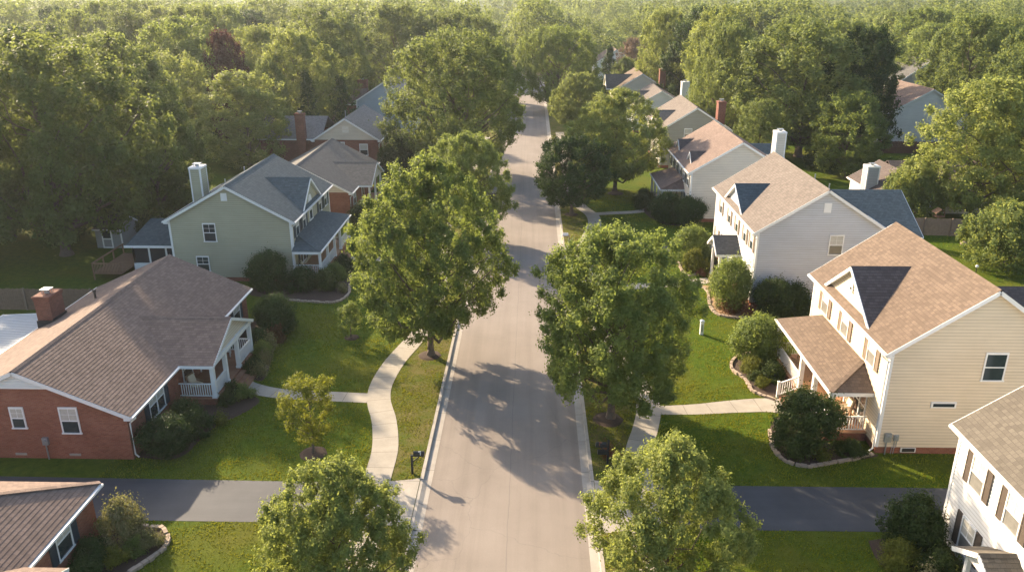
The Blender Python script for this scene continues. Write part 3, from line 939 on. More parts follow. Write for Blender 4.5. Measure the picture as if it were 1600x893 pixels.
# left side of the street ---------------------------------------------------
L0 = House('brick_bungalow', 'brick bungalow with brown roof cut off by the lower left corner of the photo', -1, -19.6, 17.0, 30.2, 10.6, 2.65, 5.0,
           'brick_red', 'shingle_brown', course=.2, hipfar=5.6)
L0.window('front', 27.7, 1.75, 1.0, 1.5, 'shutter_navy', sw=.42); L0.window('front', 19.0, 1.75, 1.0, 1.5, 'shutter_navy', sw=.42)
L0.cross_gable(22.2, 2.3, 2.65, 3.6, -1.7)
for y in (20.2, 24.2): L0.column(-1.5, y, .3, 2.6, .2)
L0.deck(20.0, 24.4, 1.7, .3)
L0.door(22.2, .3)

L1 = House('brick_house', 'red brick single-storey house with grey-brown roof and a white gabled porch on the left', -1, -20.95, 36.45, 55.0, 10.7, 2.72, 5.1,
           'brick_red', 'shingle_brown', course=.2)
L1.window('near', 3.0, 2.3, .85, 1.4); L1.window('near', 5.72, 2.42, .62, 1.1)
tv = MB()
tv.poly([(-26.3 - 1.5, 36.40, 4.28), (-26.3 + 1.5, 36.40, 4.28), (-26.3, 36.40, 4.95)])
for k in range(6):
    z = 4.32 + k * .09; w = 1.4 * (4.95 - z) / .67
    tv.box((-26.3 - w, 36.36, z), (-26.3 + w, 36.40, z + .035))
tv.box((-26.3 - 1.75, 36.35, 4.17), (-26.3 + 1.75, 36.44, 4.28))
tv.build('gable_vent', 'white_paint', L1.t)
meter_box(L1, -25.45, 36.44, 1.1, .3, .42)
for d in (3.1, 6.0):
    v = MB(); v.box((-20.95 - d - .3, 36.41, .2), (-20.95 - d + .3, 36.5, .32)); v.build('crawl_vent', 'concrete_plain', L1.t)
L1.window('front', 39.75, 1.75, 1.75, 1.5, 'shutter_navy', sw=.48)
L1.window('front', 52.8, 1.75, 1.2, 1.4, 'shutter_navy')
L1.window('front', 44.0, 1.75, 1.2, 1.5, curtain=False, bars=False); L1.door(46.4, .5); L1.window('front', 48.4, 1.75, .9, 1.4)
L1.cross_gable(45.75, 3.3, 2.72, 4.2, -2.15, wallm='siding_beige')
L1.deck(42.3, 49.2, 2.35, .5, 'brick_paver')
for y in (42.5, 44.5, 46.6, 49.0): L1.column(-2.2, y, .5, 2.78, .24)
tb = MB(); tb.box(L1.L(-2.36, 42.35, 2.5), L1.L(-2.06, 49.15, 2.75)); tb.box(L1.L(-2.06, 42.36, 2.5), L1.L(-.02, 42.6, 2.74)); tb.box(L1.L(-2.06, 48.9, 2.5), L1.L(-.02, 49.14, 2.74))
tb.build('porch_beam', 'white_paint', L1.t)
L1.rail((-2.2, 42.45), (-.1, 42.45), .5); L1.rail((-2.2, 42.6), (-2.2, 44.4), .5); L1.rail((-2.2, 46.7), (-2.2, 48.9), .5); L1.rail((-2.2, 49.0), (-.1, 49.0), .5)
L1.steps(44.65, 46.45, -2.35, .5, 3)
L1.chimney(10.35, 48.1, 1.0, 1.5, 0, 4.95, 'brick_dark')
fl = MB(); fl.box((-30.8, 47.3, 2.9), (-30.75, 48.9, 3.4)); fl.box((-31.85, 47.28, 2.5), (-30.75, 47.35, 3.3)); fl.build('flashing', 'flashing', L1.t)
vp = MB(); vp.tube([(-29.0, 49.5, 3.7), (-29.0, 49.5, 4.5)], [.07, .07], 8); vp.tube([(-29.0, 49.5, 4.5), (-29.0, 49.5, 4.62)], [.13, .12], 8)
vp.build('vent_pipe', 'metal_dark', L1.t)

L2 = House('sage_house', 'sage green two-storey house with blue-grey roof and long white-railed porch on the left', -1, -19.9, 64.0, 77.0, 10.2, 5.4, 8.2,
           'siding_sage', 'shingle_slate')
L2.window('near', 6.85, 4.3, .95, 1.45, curtain=False); L2.window('near', 7.75, 1.55, .95, 1.2, curtain=False); L2.vent('near', 5.3, 7.35, .5, .65)
L2.window('front', 65.6, 4.45, .85, 1.45, 'shutter_navy', sw=.5); L2.window('front', 67.8, 4.45, .85, 1.45, 'shutter_navy', sw=.5)
L2.window('front', 70.1, 4.7, .9, 1.7, arch=True); L2.window('front', 73.4, 4.45, .85, 1.45, 'shutter_navy', sw=.5); L2.window('front', 75.5, 4.45, .85, 1.45, 'shutter_navy', sw=.5)
L2.cross_gable(70.1, 2.9, 5.4, 7.5, 0.0)
L2.porch_roof(63.5, 75.3, 2.4, 2.75, 3.65, 2.0, 2.0)
L2.deck(63.8, 75.1, 2.3, .6)
for y in (64.0, 66.6, 69.2, 71.4, 75.0): L2.column(-2.2, y, .6, 2.66, .2)
L2.rail((-2.2, 64.0), (-.1, 64.0), .6); L2.rail((-2.2, 64.1), (-2.2, 69.1), .6); L2.rail((-2.2, 71.5), (-2.2, 74.9), .6)
L2.steps(69.4, 71.3, -2.3, .6, 3)
L2.window('front', 66.5, 1.85, 1.6, 1.6, 'shutter_navy', curtain=False); L2.door(70.2, .6); L2.window('front', 73.3, 1.85, 1.3, 1.6)
L2.chimney(9.1, 68.6, .95, 1.4, 0, 8.9, 'siding_sage')
roof_vent(L2, 6.0, 66.5); roof_vent(L2, 6.6, 73.0)
# sun room on the back corner
sr = MB(); L = L2.L
for u in (10.3, 11.7, 13.2, 14.6): sr.box(L(u, 66.0, 0), L(u + .14, 66.14, 2.6))
sr.box(L(10.3, 65.99, 2.4), L(14.75, 66.15, 2.62)); sr.box(L(10.3, 65.99, 0), L(14.75, 66.13, .9)); sr.box(L(14.6, 66.0, 0), L(14.74, 70.0, 2.6))
sr.build('sunroom_frame', 'white_paint', L2.t)
ss = MB(); ss.box(L(10.32, 66.06, .9), L(14.6, 66.1, 2.4)); ss.build('screen', 'flashing', L2.t)
sf = MB(); L2.roofface(sf, [L(10.22, 65.6, 2.55), L(15.1, 65.6, 2.55), L(14.1, 69.0, 4.1), L(10.22, 69.0, 4.1)], (0, -1, 2))
L2.roofface(sf, [L(15.1, 65.6, 2.55), L(15.1, 71.0, 2.55), L(14.1, 69.0, 4.1)], (-1, 0, 2)); sf.build('sunroom_roof', 'shingle_slate', L2.t)
sg = MB(); sg.box(L(10.25, 65.5, 2.42), L(15.15, 65.62, 2.6)); sg.build('sunroom_gutter', 'white_paint', L2.t)
dk = MB(); dk.box(L(14.9, 64.0, .55), L(17.4, 69.5, .65))
for yy in np.arange(64.0, 69.6, 1.8): dk.box(L(17.3, yy, 0), L(17.4, yy + .1, 1.55))
dk.box(L(17.28, 64, 1.45), L(17.42, 69.6, 1.53)); dk.box(L(14.9, 64.0, 1.45), L(17.3, 64.12, 1.53))
for k in range(18): dk.box(L(14.95 + k * .13, 64.03, .65), L(15.0 + k * .13, 64.08, 1.45))
dk.build('deck', 'wood_deck', L2.t)

L3 = House('dark_roofed_house', 'brick single-storey house with charcoal roof just behind the sage green house', -1, -19.6, 84.6, 100.5, 10.8, 2.8, 5.6,
           'brick_red', 'shingle_charcoal', gable='siding_beige', course=.22)
L3.cross_gable(91.5, 3.6, 2.8, 4.5, -1.6); L3.window('front', 87.0, 1.6, 1.2, 1.4, bars=False)
for y in (88.1, 91.5, 94.9): L3.column(-1.5, y, .2, 2.75, .2)
L3.deck(88, 95, 1.7, .2); L3.door(91.5, .2)
L4 = House('beige_gabled_house', 'brick house with a wide beige gable and a tall brick chimney, left side', -1, -20.6, 108.0, 121.0, 8.6, 4.3, 7.0,
           'brick_dark', 'shingle_grey', gable='siding_beige', course=.25)
L4.window('near', 2.0, 2.9, 1.0, 1.4, bars=False); L4.window('near', 5.2, 3.4, 1.2, .9, bars=False); L4.vent('near', 4.3, 5.6, .9, .8)
L4.wing(8.0, 16.5, 109.5, 118.5, 4.2, 6.4, 'shingle_grey', 'brick_dark'); L4.chimney(10.6, 109.0, 1.2, .9, 0, 7.6)
L4.window('front', 111, 2.6, 1, 1.4, bars=False)
roof_vent(L4, 5.2, 112.5, .9, .06)
L5 = House('blue_house', 'blue-grey house with a brick chimney behind the beige gable', -1, -20.0, 137.0, 150.0, 9.4, 5.6, 8.6,
           'siding_blue', 'shingle_grey', course=.3)
L5.chimney(10.2, 147, 1.6, 1.4, 0, 8.0); L5.wing(9.3, 15.5, 143, 150, 4.4, 6.6, 'shingle_pink', 'brick_dark')
L5.window('near', 3.0, 4.4, 1.0, 1.4, bars=False)

# ---------------------------------------------------------------- ground, street, paths
def smooth(pts, n=8):
    P = [Vector((p[0], p[1], 0)) for p in pts]
    P = [P[0] * 2 - P[1]] + P + [P[-1] * 2 - P[-2]]
    out = []
    for i in range(1, len(P) - 2):
        for k in range(n):
            t = k / n
            a, b, c, d = P[i - 1], P[i], P[i + 1], P[i + 2]
            out.append(0.5 * ((2 * b) + (c - a) * t + (2 * a - 5 * b + 4 * c - d) * t * t + (3 * b - a - 3 * c + d) * t ** 3))
    out.append(P[-2])
    return out
AVOID = []                                             # outlines where no lawn grass grows
def ribbon(name, centre, width, z, mat, n=8, th=.12):
    c = smooth(centre, n); m = MB(); acc = 0; prev = None
    lft, rgt = [], []
    for i, p in enumerate(c):
        t = (c[min(i + 1, len(c) - 1)] - c[max(i - 1, 0)]).normalized()
        nrm = Vector((-t.y, t.x, 0))
        wd = width if isinstance(width, (int, float)) else width[0] + (width[1] - width[0]) * i / (len(c) - 1)
        lft.append(p + nrm * wd / 2); rgt.append(p - nrm * wd / 2)
    for i in range(len(c) - 1):
        L0_, L1_, R0_, R1_ = lft[i], lft[i + 1], rgt[i], rgt[i + 1]
        ds = (c[i + 1] - c[i]).length
        zz = Vector((0, 0, z)); dn = Vector((0, 0, z - th))
        m.poly([R0_ + zz, R1_ + zz, L1_ + zz, L0_ + zz], [(1, acc), (1, acc + ds), (0, acc + ds), (0, acc)])
        m.poly([L0_ + zz, L1_ + zz, L1_ + dn, L0_ + dn]); m.poly([R1_ + zz, R0_ + zz, R0_ + dn, R1_ + dn])
        acc += ds
    AVOID.append([(p.x, p.y) for p in lft] + [(p.x, p.y) for p in rgt[::-1]])
    return struct(m.build(name, mat))
def sheet(name, pts, z, mat, avoid=True, th=.1):
    m = MB()
    P = [Vector((p[0], p[1], p[2] if len(p) > 2 else z)) for p in pts]
    m.poly(P)
    for i in range(len(P)):
        j = (i + 1) % len(P)
        m.poly([P[j], P[i], P[i] - Vector((0, 0, th)), P[j] - Vector((0, 0, th))])
    if avoid: AVOID.append([(p.x, p.y) for p in P])
    return struct(m.build(name, mat))

KL, GL, GR, KR = -5.52, -4.92, 2.74, 3.34              # kerb and gutter lines
g = MB()
prof = [(-2500, 0), (-60, 0), (KL + .02, 0), (KL + .02, -.16), (KR - .02, -.16), (KR - .02, 0), (60, 0), (2500, 0)]
for (xa, za), (xb, zb) in zip(prof[:-1], prof[1:]):
    g.poly([(xa, -60, za), (xb, -60, zb), (xb, 4000, zb), (xa, 4000, za)])
struct(g.build('ground', 'lawn_grass'))
r = MB()
for ya in range(-20, 260, 20): r.poly([(GL, ya, -.125), (GR, ya, -.125), (GR, ya + 20, -.125), (GL, ya + 20, -.125)])
struct(r.build('road', 'road_asphalt'))
def kerb(name, xo, xi, dips):
    m = MB(); sg = 1 if xi > xo else -1
    top = xo + sg * .17
    y = -20
    cuts = [-20] + [v for d in dips for v in d] + [260]
    for k in range(0, len(cuts) - 1):
        low = k % 2 == 1
        zt = -.012 if low else .012
        a, b = cuts[k], cuts[k + 1]
        yy = a
        while yy < b - 1e-6:
            ye = min(yy + 3.0, b)
            uvs = lambda u0, u1: [(u0, yy), (u1, yy), (u1, ye), (u0, ye)]
            m.poly([(xo, yy, zt), (top, yy, zt), (top, ye, zt), (xo, ye, zt)], uvs(0, .17))
            m.poly([(top, yy, zt), (top + sg * (.22 if low else .03), yy, -.107), (top + sg * (.22 if low else .03), ye, -.107), (top, ye, zt)], uvs(.17, .3))
            m.poly([(top + sg * (.22 if low else .03), yy, -.107), (xi, yy, -.121), (xi, ye, -.121), (top + sg * (.22 if low else .03), ye, -.107)], uvs(.3, .7))
            yy = ye
        for q in (a, b): m.poly([(xo, q, zt), (top, q, zt), (top + sg * .03, q, -.105), (xo, q, -.16)])
    struct(m.build(name, 'concrete_kerb'))
kerb('kerb', KL, GL, [(31.0, 35.0)])
kerb('kerb', KR, GR, [(30.9, 35.0), (71.4, 74.6)])

ribbon('sidewalk', [(-6.9, 24), (-7.2, 28), (-7.6, 32), (-7.72, 35), (-7.8, 37.8), (-8.35, 40.7), (-9.1, 43.2), (-9.32, 45.4), (-9.02, 48.5), (-8.25, 52.0), (-7.7, 55), (-7.6, 62), (-8.2, 72), (-9, 82), (-8.6, 95), (-7.8, 110), (-7.6, 135)], 1.42, .022, 'concrete_walk')
ribbon('sidewalk', [(5.3, 24), (5.45, 30), (5.6, 35.2), (5.95, 37.9), (6.65, 40.4), (7.1, 42.5), (7.1, 44.5), (6.5, 48), (5.5, 53), (4.9, 59), (4.9, 67), (5.1, 73), (5.7, 77), (6.75, 82.2), (6.75, 86.0), (5.7, 89.8), (5.0, 95), (4.9, 110), (4.9, 140)], 1.42, .022, 'concrete_walk')
ribbon('front_walk', [(-18.4, 45.4), (-17.2, 44.6), (-15.5, 44.0), (-13, 43.75), (-9.6, 43.5)], 1.2, .016, 'concrete_walk')
ribbon('front_walk', [(15.2, 43.1), (14.0, 43.2), (12, 42.95), (10, 42.6), (7.5, 42.4)], [1.9, 1.0], .016, 'concrete_walk')
ribbon('front_walk', [(15.4, 65.2), (14.2, 64.8), (12.5, 64.1), (9, 63.6), (5.3, 63.4)], 1.3, .016, 'concrete_walk')
ribbon('front_walk', [(14.2, 90.5), (13.0, 88.4), (11.5, 87.4), (9, 86.9), (6.9, 86.4)], 1.1, .016, 'concrete_walk')
ribbon('front_walk', [(-17.6, 70.3), (-15, 70.3), (-12, 70.0), (-8.3, 70.0)], 1.2, .016, 'concrete_walk')
sheet('driveway', [(-60, 31.25), (-8.45, 31.3), (-8.45, 34.6), (-60, 34.95)], .010, 'driveway_asphalt')
sheet('driveway_apron', [(-8.44, 31.3), (-6.2, 31.2, .008), (KL - .0, 30.9, .004), (KL - .0, 35.1, .004), (-6.2, 34.9, .008), (-8.44, 34.6)], .008, 'concrete_plain')
sheet('driveway', [(6.3, 31.2), (60, 31.6), (60, 34.95), (6.3, 34.75)], .010, 'driveway_asphalt')
sheet('driveway_apron', [(6.29, 34.75), (4.2, 34.95, .008), (KR, 35.1, .004), (KR, 30.8, .004), (4.2, 31.0, .008), (6.29, 31.2)], .008, 'concrete_plain')
sheet('driveway', [(5.8, 71.8), (36, 74.6), (36, 77.6), (13.5, 74.9), (5.8, 74.3)], .010, 'driveway_asphalt')
sheet('driveway_apron', [(5.79, 74.3), (4.2, 74.5, .008), (KR, 74.7, .004), (KR, 71.3, .004), (4.2, 71.5, .008), (5.79, 71.8)], .008, 'concrete_plain')

# mulched beds, and the stone edging that holds some of them
def bed(pts, z=.05, mat='mulch', n=6):
    c = smooth(list(pts) + [pts[0]], n)[:-1]
    m = MB()
    cx = sum(p.x for p in c) / len(c); cy = sum(p.y for p in c) / len(c)
    inner = [Vector((cx + (p.x - cx) * .75, cy + (p.y - cy) * .75, z)) for p in c]
    for i in range(len(c)):
        j = (i + 1) % len(c)
        m.poly([Vector((c[i].x, c[i].y, .006)), Vector((c[j].x, c[j].y, .006)), inner[j], inner[i]])
        m.poly([inner[i], inner[j], Vector((cx, cy, z + .02))])
    AVOID.append([(p.x, p.y) for p in c])
    return struct(m.build('mulch_bed', mat))
def edging(pts, label, w=.2, hgt=.16, seed=1):
    rg = random.Random(seed)
    c = smooth(pts, 10); m = MB()
    L_ = [0]
    for a, b in zip(c[:-1], c[1:]): L_.append(L_[-1] + (b - a).length)
    s = 0
    while s < L_[-1] - .1:
        ln = rg.uniform(.22, .38)
        k = max(i for i in range(len(L_)) if L_[i] <= s); k = min(k, len(c) - 2)
        t = (c[k + 1] - c[k]).normalized()
        p = c[k] + t * (s - L_[k])
        hh = hgt * rg.uniform(.75, 1.15)
        off = Vector((rg.uniform(-.03, .03), rg.uniform(-.03, .03), 0))
        m.bar(p + off + Vector((0, 0, hh / 2 - .02)), p + off + t * (ln - .025) + Vector((0, 0, hh / 2 - .02 + rg.uniform(-.01, .01))), w * rg.uniform(.8, 1.15), hh)
        s += ln
    return tag(m.build('stone_edging', 'stone'), label, 'edging')
bed([(-20.9, 36.6), (-18.6, 36.7), (-18.0, 39.6), (-16.6, 41.9), (-16.5, 43.3), (-18.6, 44.4), (-20.9, 42)])
bed([(-18.5, 46.4), (-17.0, 45.7), (-17.4, 49), (-17.9, 51.7), (-17.7, 53.4), (-19.0, 55.6), (-20.9, 55), (-20.5, 50)])
bed([(-19.8, 59.8), (-17.8, 59.4), (-15.6, 59.3), (-14.9, 60.9), (-15.2, 63.5), (-16.0, 69.0), (-17.5, 69), (-17.7, 63.6), (-19.8, 63.8), (-22.5, 63.8), (-23, 61)])
bed([(13.4, 38.3), (13.6, 37.1), (14.6, 36.65), (16.0, 36.95), (18.4, 37.6), (18.5, 38.0), (16.4, 39.1), (16.2, 41.6), (14.6, 41.8), (13.6, 40.2)])
bed([(13.9, 49.6), (13.35, 48.1), (13.85, 46.4), (13.9, 44.9), (14.9, 44.3), (16.2, 44.6), (16.2, 49.6), (15.2, 50.6)])
bed([(14.3, 64.0), (14.6, 62.3), (14.2, 59.2), (14.6, 57.4), (16.4, 56.8), (17.3, 58.0), (17.2, 63.2)], mat='straw')
bed([(13.6, 66.2), (13.4, 69.0), (13.7, 71.2), (15.0, 72.6), (17.2, 72.6), (17.2, 66.9), (14.8, 66.8)])
bed([(15.4, 30.6), (15.3, 29.2), (15.7, 28.2), (16.6, 26.6), (18.4, 26.6), (18.5, 30.8), (17.2, 31.0)])
bed([(-17.2, 27.4), (-16.5, 28.7), (-16.3, 29.6), (-16.6, 30.3), (-17.4, 30.75), (-19.4, 30.6), (-19.5, 26.4), (-18.0, 26.2)])
bed([(13.0, 85.2), (12.6, 88.0), (13.6, 91), (13.9, 86.8), (16.7, 86.2), (16.7, 82.5), (14.4, 82.4)])
for x, y, rr in ((-11.56, 37.25, .75), (-12.71, 52.52, .55), (-6.76, 49.66, .8), (4.59, 41.26, .9), (4.51, 86.2, .8), (10.3, 96, 1.0)):
    bed([(x + rr * math.cos(a), y + rr * math.sin(a)) for a in np.arange(0, 6.2, 1.05)], .06, n=4)
edging([(-17.9, 26.0), (-17.1, 27.5), (-16.45, 28.7), (-16.25, 29.6), (-16.6, 30.35), (-17.4, 30.8), (-19.4, 30.5)], 'curved grey stone edging of the small bed at the corner of the lower left bungalow', seed=2)
edging([(13.6, 40.2), (13.3, 38.5), (13.5, 37.15), (14.5, 36.58), (16.0, 36.95), (17.5, 37.45), (18.5, 37.9)], 'curved tan stone edging round the big round bush by the cream house porch', seed=3)
edging([(15.2, 50.6), (13.9, 49.7), (13.3, 48.1), (13.8, 46.4), (13.9, 44.9), (14.8, 43.9)], 'stone edging of the bed between the cream house porch steps and the front lawn', seed=4)
edging([(14.2, 63.9), (14.6, 62.3), (14.15, 59.2), (14.5, 57.3), (16.3, 56.7), (17.3, 57.6)], 'pale stone edging of the straw-coloured bed in front of the grey house', seed=5)
edging([(14.6, 66.5), (13.6, 66.4), (13.4, 69.0), (13.7, 71.2), (15.0, 72.6)], 'low stone edging of the planted bed beyond the white portico', seed=6)
edging([(-20.6, 59.9), (-17.8, 59.35), (-15.6, 59.2), (-14.8, 60.9), (-15.2, 63.3)], 'stone edging of the bed at the near end of the sage green house porch', seed=7)

# ---------------------------------------------------------------- foliage
def mesh_from_quads(name, verts, nq, mat, rnd=None, k=4):
    me = bpy.data.meshes.new(name)
    me.vertices.add(nq * k)
    me.vertices.foreach_set('co', verts.astype(np.float32).ravel())
    me.loops.add(nq * k)
    me.loops.foreach_set('vertex_index', np.arange(nq * k, dtype=np.int32))
    me.polygons.add(nq)
    me.polygons.foreach_set('loop_start', np.arange(0, nq * k, k, dtype=np.int32))
    if rnd is not None:
        at = me.attributes.new('rnd', 'FLOAT', 'FACE')
        at.data.foreach_set('value', rnd.astype(np.float32))
    me.materials.append(MATS[mat])
    me.update(calc_edges=True)
    return me
def unit(a): return a / (np.linalg.norm(a, axis=-1, keepdims=True) + 1e-9)
def leaves(rg, pos, nrm, size):
    n = len(pos)
    nrm = unit(nrm)
    a = unit(np.cross(nrm, unit(rg.normal(size=(n, 3)))))
    b = np.cross(nrm, a)
    s = (size * rg.uniform(.65, 1.25, n))[:, None]
    v = np.stack([pos - a * s * .5, pos - b * s * .30 + a * s * .05, pos + a * s * .5 - nrm * s * .10, pos + b * s * .30 + a * s * .05], 1)
    return v
def crown(rg, H, R, base, lobes, tufts, per, lsize, tr, prof='round', lobe=(.20, .32), inner=.25, stretch=1.7):
    """lobes of tufts of leaves spread through a crown; returns leaf quads, per-leaf random values and the lobe centres"""
    t = rg.uniform(0, 1, lobes * 3)
    if prof == 'round': f = np.sqrt(np.clip(1 - (2 * t - .92) ** 2 / 1.18, 0, 1)) ** .9
    elif prof == 'egg': f = np.where(t < .34, .74 + .26 * np.sin(t / .34 * np.pi / 2), np.sqrt(np.clip(1 - ((t - .34) / .70) ** 2, 0, 1)))
    elif prof == 'maple': f = np.where(t < .30, .50 + .50 * np.sin(t / .30 * np.pi / 2), np.clip(1 - (np.clip(t - .30, 0, 1) / .715) ** 1.9, 0, 1) ** .7)
    elif prof == 'vase': f = np.clip(np.sin(np.pi * (t * .80 + .13)) ** .6 * (.62 + .5 * t), 0, 1.05)
    elif prof == 'cone': f = np.clip(1.02 - t, 0, 1) ** .85
    else: f = np.sqrt(np.clip(1 - t ** 2.2, 0, 1))                       # dome
    keep = rg.uniform(0, 1, lobes * 3) < (f + .12); t, f = t[keep][:lobes], f[keep][:lobes]
    n = len(t)
    az = rg.uniform(0, 2 * np.pi, n)
    ph = rg.uniform(0, 6.28, 3)
    wob = 1 + .09 * np.sin(2 * az + ph[0] + 3 * t) + .08 * np.sin(3 * az + ph[1] - 4 * t) + .06 * np.sin(5 * az + ph[2])
    lr = R * rg.uniform(lobe[0], lobe[1], n) * (.7 + .3 * f)
    fr = np.where(rg.uniform(0, 1, n) < inner, rg.uniform(.1, .7, n), rg.uniform(.82, 1.0, n))
    shoot = rg.uniform(0, 1, n) < .16                                     # small sprays that stand out of the outline
    lr = np.where(shoot, lr * .55, lr)
    fr = np.where(shoot, rg.uniform(1.0, 1.14, n), fr)
    rr = np.maximum(R * f * wob * fr - lr * .75, 0)
    zc = base + (H - base) * t
    zc = np.clip(zc, base + lr * .4, H - lr * .8) + np.where(shoot, rg.uniform(0, .5, n) * lr, 0)
    C = np.stack([rr * np.cos(az), rr * np.sin(az), zc], 1)
    axis = np.array([0, 0, base + (H - base) * .45])
    d = unit(rg.normal(size=(n, tufts, 3)) + np.array([0, 0, .35]) + unit(C - axis)[:, None, :] * .7)
    T = C[:, None, :] + d * (lr[:, None] * rg.uniform(.55, 1.05, (n, tufts)))[..., None] * np.array([1, 1, .8])
    tb = rg.uniform(0, 1, (n, tufts, 1)) * np.ones((1, 1, per))
    o = rg.normal(size=(n, tufts, per, 3))
    ax = unit(d * .55 + np.array([0, 0, .75]) + rg.normal(size=d.shape) * .18)[:, :, None, :]     # each tuft is a leafy shoot
    sz = rg.uniform(.7, 1.35, (n, tufts, 1, 1))
    along = (o * ax).sum(-1, keepdims=True)
    op = o - along * ax
    Pp = T[:, :, None, :] + (op * tr + ax * along * tr * stretch) * sz
    N = unit(op) * .75 + ax * .55 + d[:, :, None, :] * .35 + rg.normal(size=Pp.shape) * .25
    Pp = Pp.reshape(-1, 3); N = N.reshape(-1, 3)
    rnd = np.clip(.55 * tb.reshape(-1) + .45 * rg.uniform(0, 1, len(Pp)), 0, 1)
    ok = Pp[:, 2] > .02
    Pp, N, rnd = Pp[ok], N[ok], rnd[ok]
    return leaves(rg, Pp, N, lsize), rnd, C
def trunk_mb(rg, H, R, base, C, rad0, nl=22, lean=0.0):
    m = MB()
    top = base + (H - base) * .62
    wig = lambda z: Vector((math.sin(z * .7 + rad0 * 9) * .02 * z + lean * z, math.cos(z * .6) * .02 * z, z))
    zs = [-.15, .12, .5, base * .6, base, base + (top - base) * .35, base + (top - base) * .7, top]
    zs = sorted(set(round(z, 3) for z in zs))
    rs = []
    for z in zs:
        k = max(0, z) / top
        rs.append(rad0 * (1.55 if z <= -.1 else 1.3 if z < .2 else (1.0 - .8 * k)))
    m.tube([wig(z) for z in zs], rs, 9)
    idx = [i for i in rg.permutation(len(C)) if C[i][2] > base + (H - base) * .16][:nl]
    for i in idx:
        c = Vector(C[i])
        z0 = min(max(base * .75, c.z - math.hypot(c.x, c.y) * rg.uniform(.55, 1.0) - .3), top * .96)
        a = wig(z0)
        mid1 = a.lerp(c, .35) + Vector((0, 0, -.06 * (c - a).length)) + Vector(rg.normal(size=3)) * .06 * (c - a).length
        mid2 = a.lerp(c, .7) + Vector(rg.normal(size=3)) * .05 * (c - a).length
        r0 = rad0 * (1 - .75 * z0 / top) * rg.uniform(.4, .6)
        m.tube([a, mid1, mid2, c], [r0, r0 * .75, r0 * .5, r0 * .18], 6, cap=False)
    return m
PROTO = {}
def proto(key, seed, H, R, base, lobes, tufts, per, lsize, tr, mat, prof, rad0, nl=22, lobe=(.20, .32), inner=.25, lean=0.0):
    rg = np.random.default_rng(seed)
    v, rnd, C = crown(rg, H, R, base, lobes, tufts, per, lsize, tr, prof, lobe, inner)
    me = mesh_from_quads('crown', v.reshape(-1, 3), len(v), mat, rnd)
    tmb = trunk_mb(rg, H, R, base, C, rad0, nl, lean)
    tm = bpy.data.meshes.new('trunk')
    tm.from_pydata([tuple(p) for p in tmb.v], [], tmb.f); tm.materials.append(MATS['bark']); tm.update()
    for p in tm.polygons: p.use_smooth = True
    PROTO[key] = dict(H=H, R=R, crown=me, trunk=tm, first=None)
RG = random.Random(11)
def tree(key, x, y, H, R, label, name='leafy_tree', mat=None, rot=None, cat='tree', group=None):
    p = PROTO[key]
    t = thing(name, label, cat, (x, y, 0), group)
    t.rotation_euler = (0, 0, RG.uniform(0, 6.28) if rot is None else rot)
    t.scale = (R / p['R'], R / p['R'], H / p['H'])
    for nm, me in (('trunk', p['trunk']), ('crown', p['crown'])):
        o = bpy.data.objects.new(nm, me); COL.objects.link(o); o.parent = t
        if nm == 'crown' and mat:
            o.material_slots[0].link = 'OBJECT'; o.material_slots[0].material = MATS[mat]
    return t

proto('maple', 1, 13.5, 5.3, 2.2, 430, 9, 32, .17, .11, 'leaf_maple', 'maple', .25, 34, (.10, .19), .3)
proto('maple_b', 2, 11.3, 4.6, 2.2, 430, 9, 32, .16, .105, 'leaf_maple', 'egg', .24, 34, (.10, .19), .3)
proto('young', 3, 7.6, 3.3, .8, 360, 9, 30, .125, .085, 'leaf_bright', 'maple', .14, 28, (.09, .18), .3)
proto('young_b', 4, 7.4, 3.3, .9, 280, 9, 30, .125, .085, 'leaf_bright', 'maple', .14, 30, (.09, .21), .25)
proto('round', 5, 8.3, 4.2, 1.5, 250, 9, 26, .18, .11, 'leaf_dark', 'round', .2, 24, (.12, .20), .3)
proto('grand', 6, 18.2, 9.6, 2.2, 400, 9, 26, .30, .20, 'leaf_wood', 'round', .48, 44, (.10, .17), .28)
proto('wood_a', 7, 19, 7.5, 2.5, 320, 8, 22, .33, .20, 'leaf_wood', 'egg', .42, 26, (.11, .19), .3)
proto('wood_b', 8, 19, 8.0, 2.5, 320, 8, 22, .34, .21, 'leaf_wood', 'round', .45, 30, (.11, .19), .3)
proto('wood_c', 9, 17, 6.0, 1.6, 280, 8, 22, .30, .19, 'leaf_wood', 'egg', .36, 22, (.12, .20), .3)
proto('wood_d', 10, 15, 5.5, 4.4, 140, 8, 20, .28, .19, 'leaf_bright', 'vase', .24, 22, (.15, .26))
proto('conifer', 12, 11, 2.6, .5, 170, 8, 16, .24, .13, 'leaf_dark', 'cone', .18, 8, (.16, .26), .2)
proto('ornamental', 13, 4.5, 1.8, 1.0, 70, 8, 18, .12, .08, 'leaf_yellow', 'vase', .07, 20, (.16, .28), .3)
proto('sapling', 14, 2.7, .75, .5, 34, 8, 14, .10, .06, 'leaf_maple', 'egg', .035, 8, (.25, .38))
proto('small_tree', 15, 5.6, 3.6, .6, 210, 8, 22, .20, .12, 'leaf_bright', 'dome', .16, 16, (.14, .23))

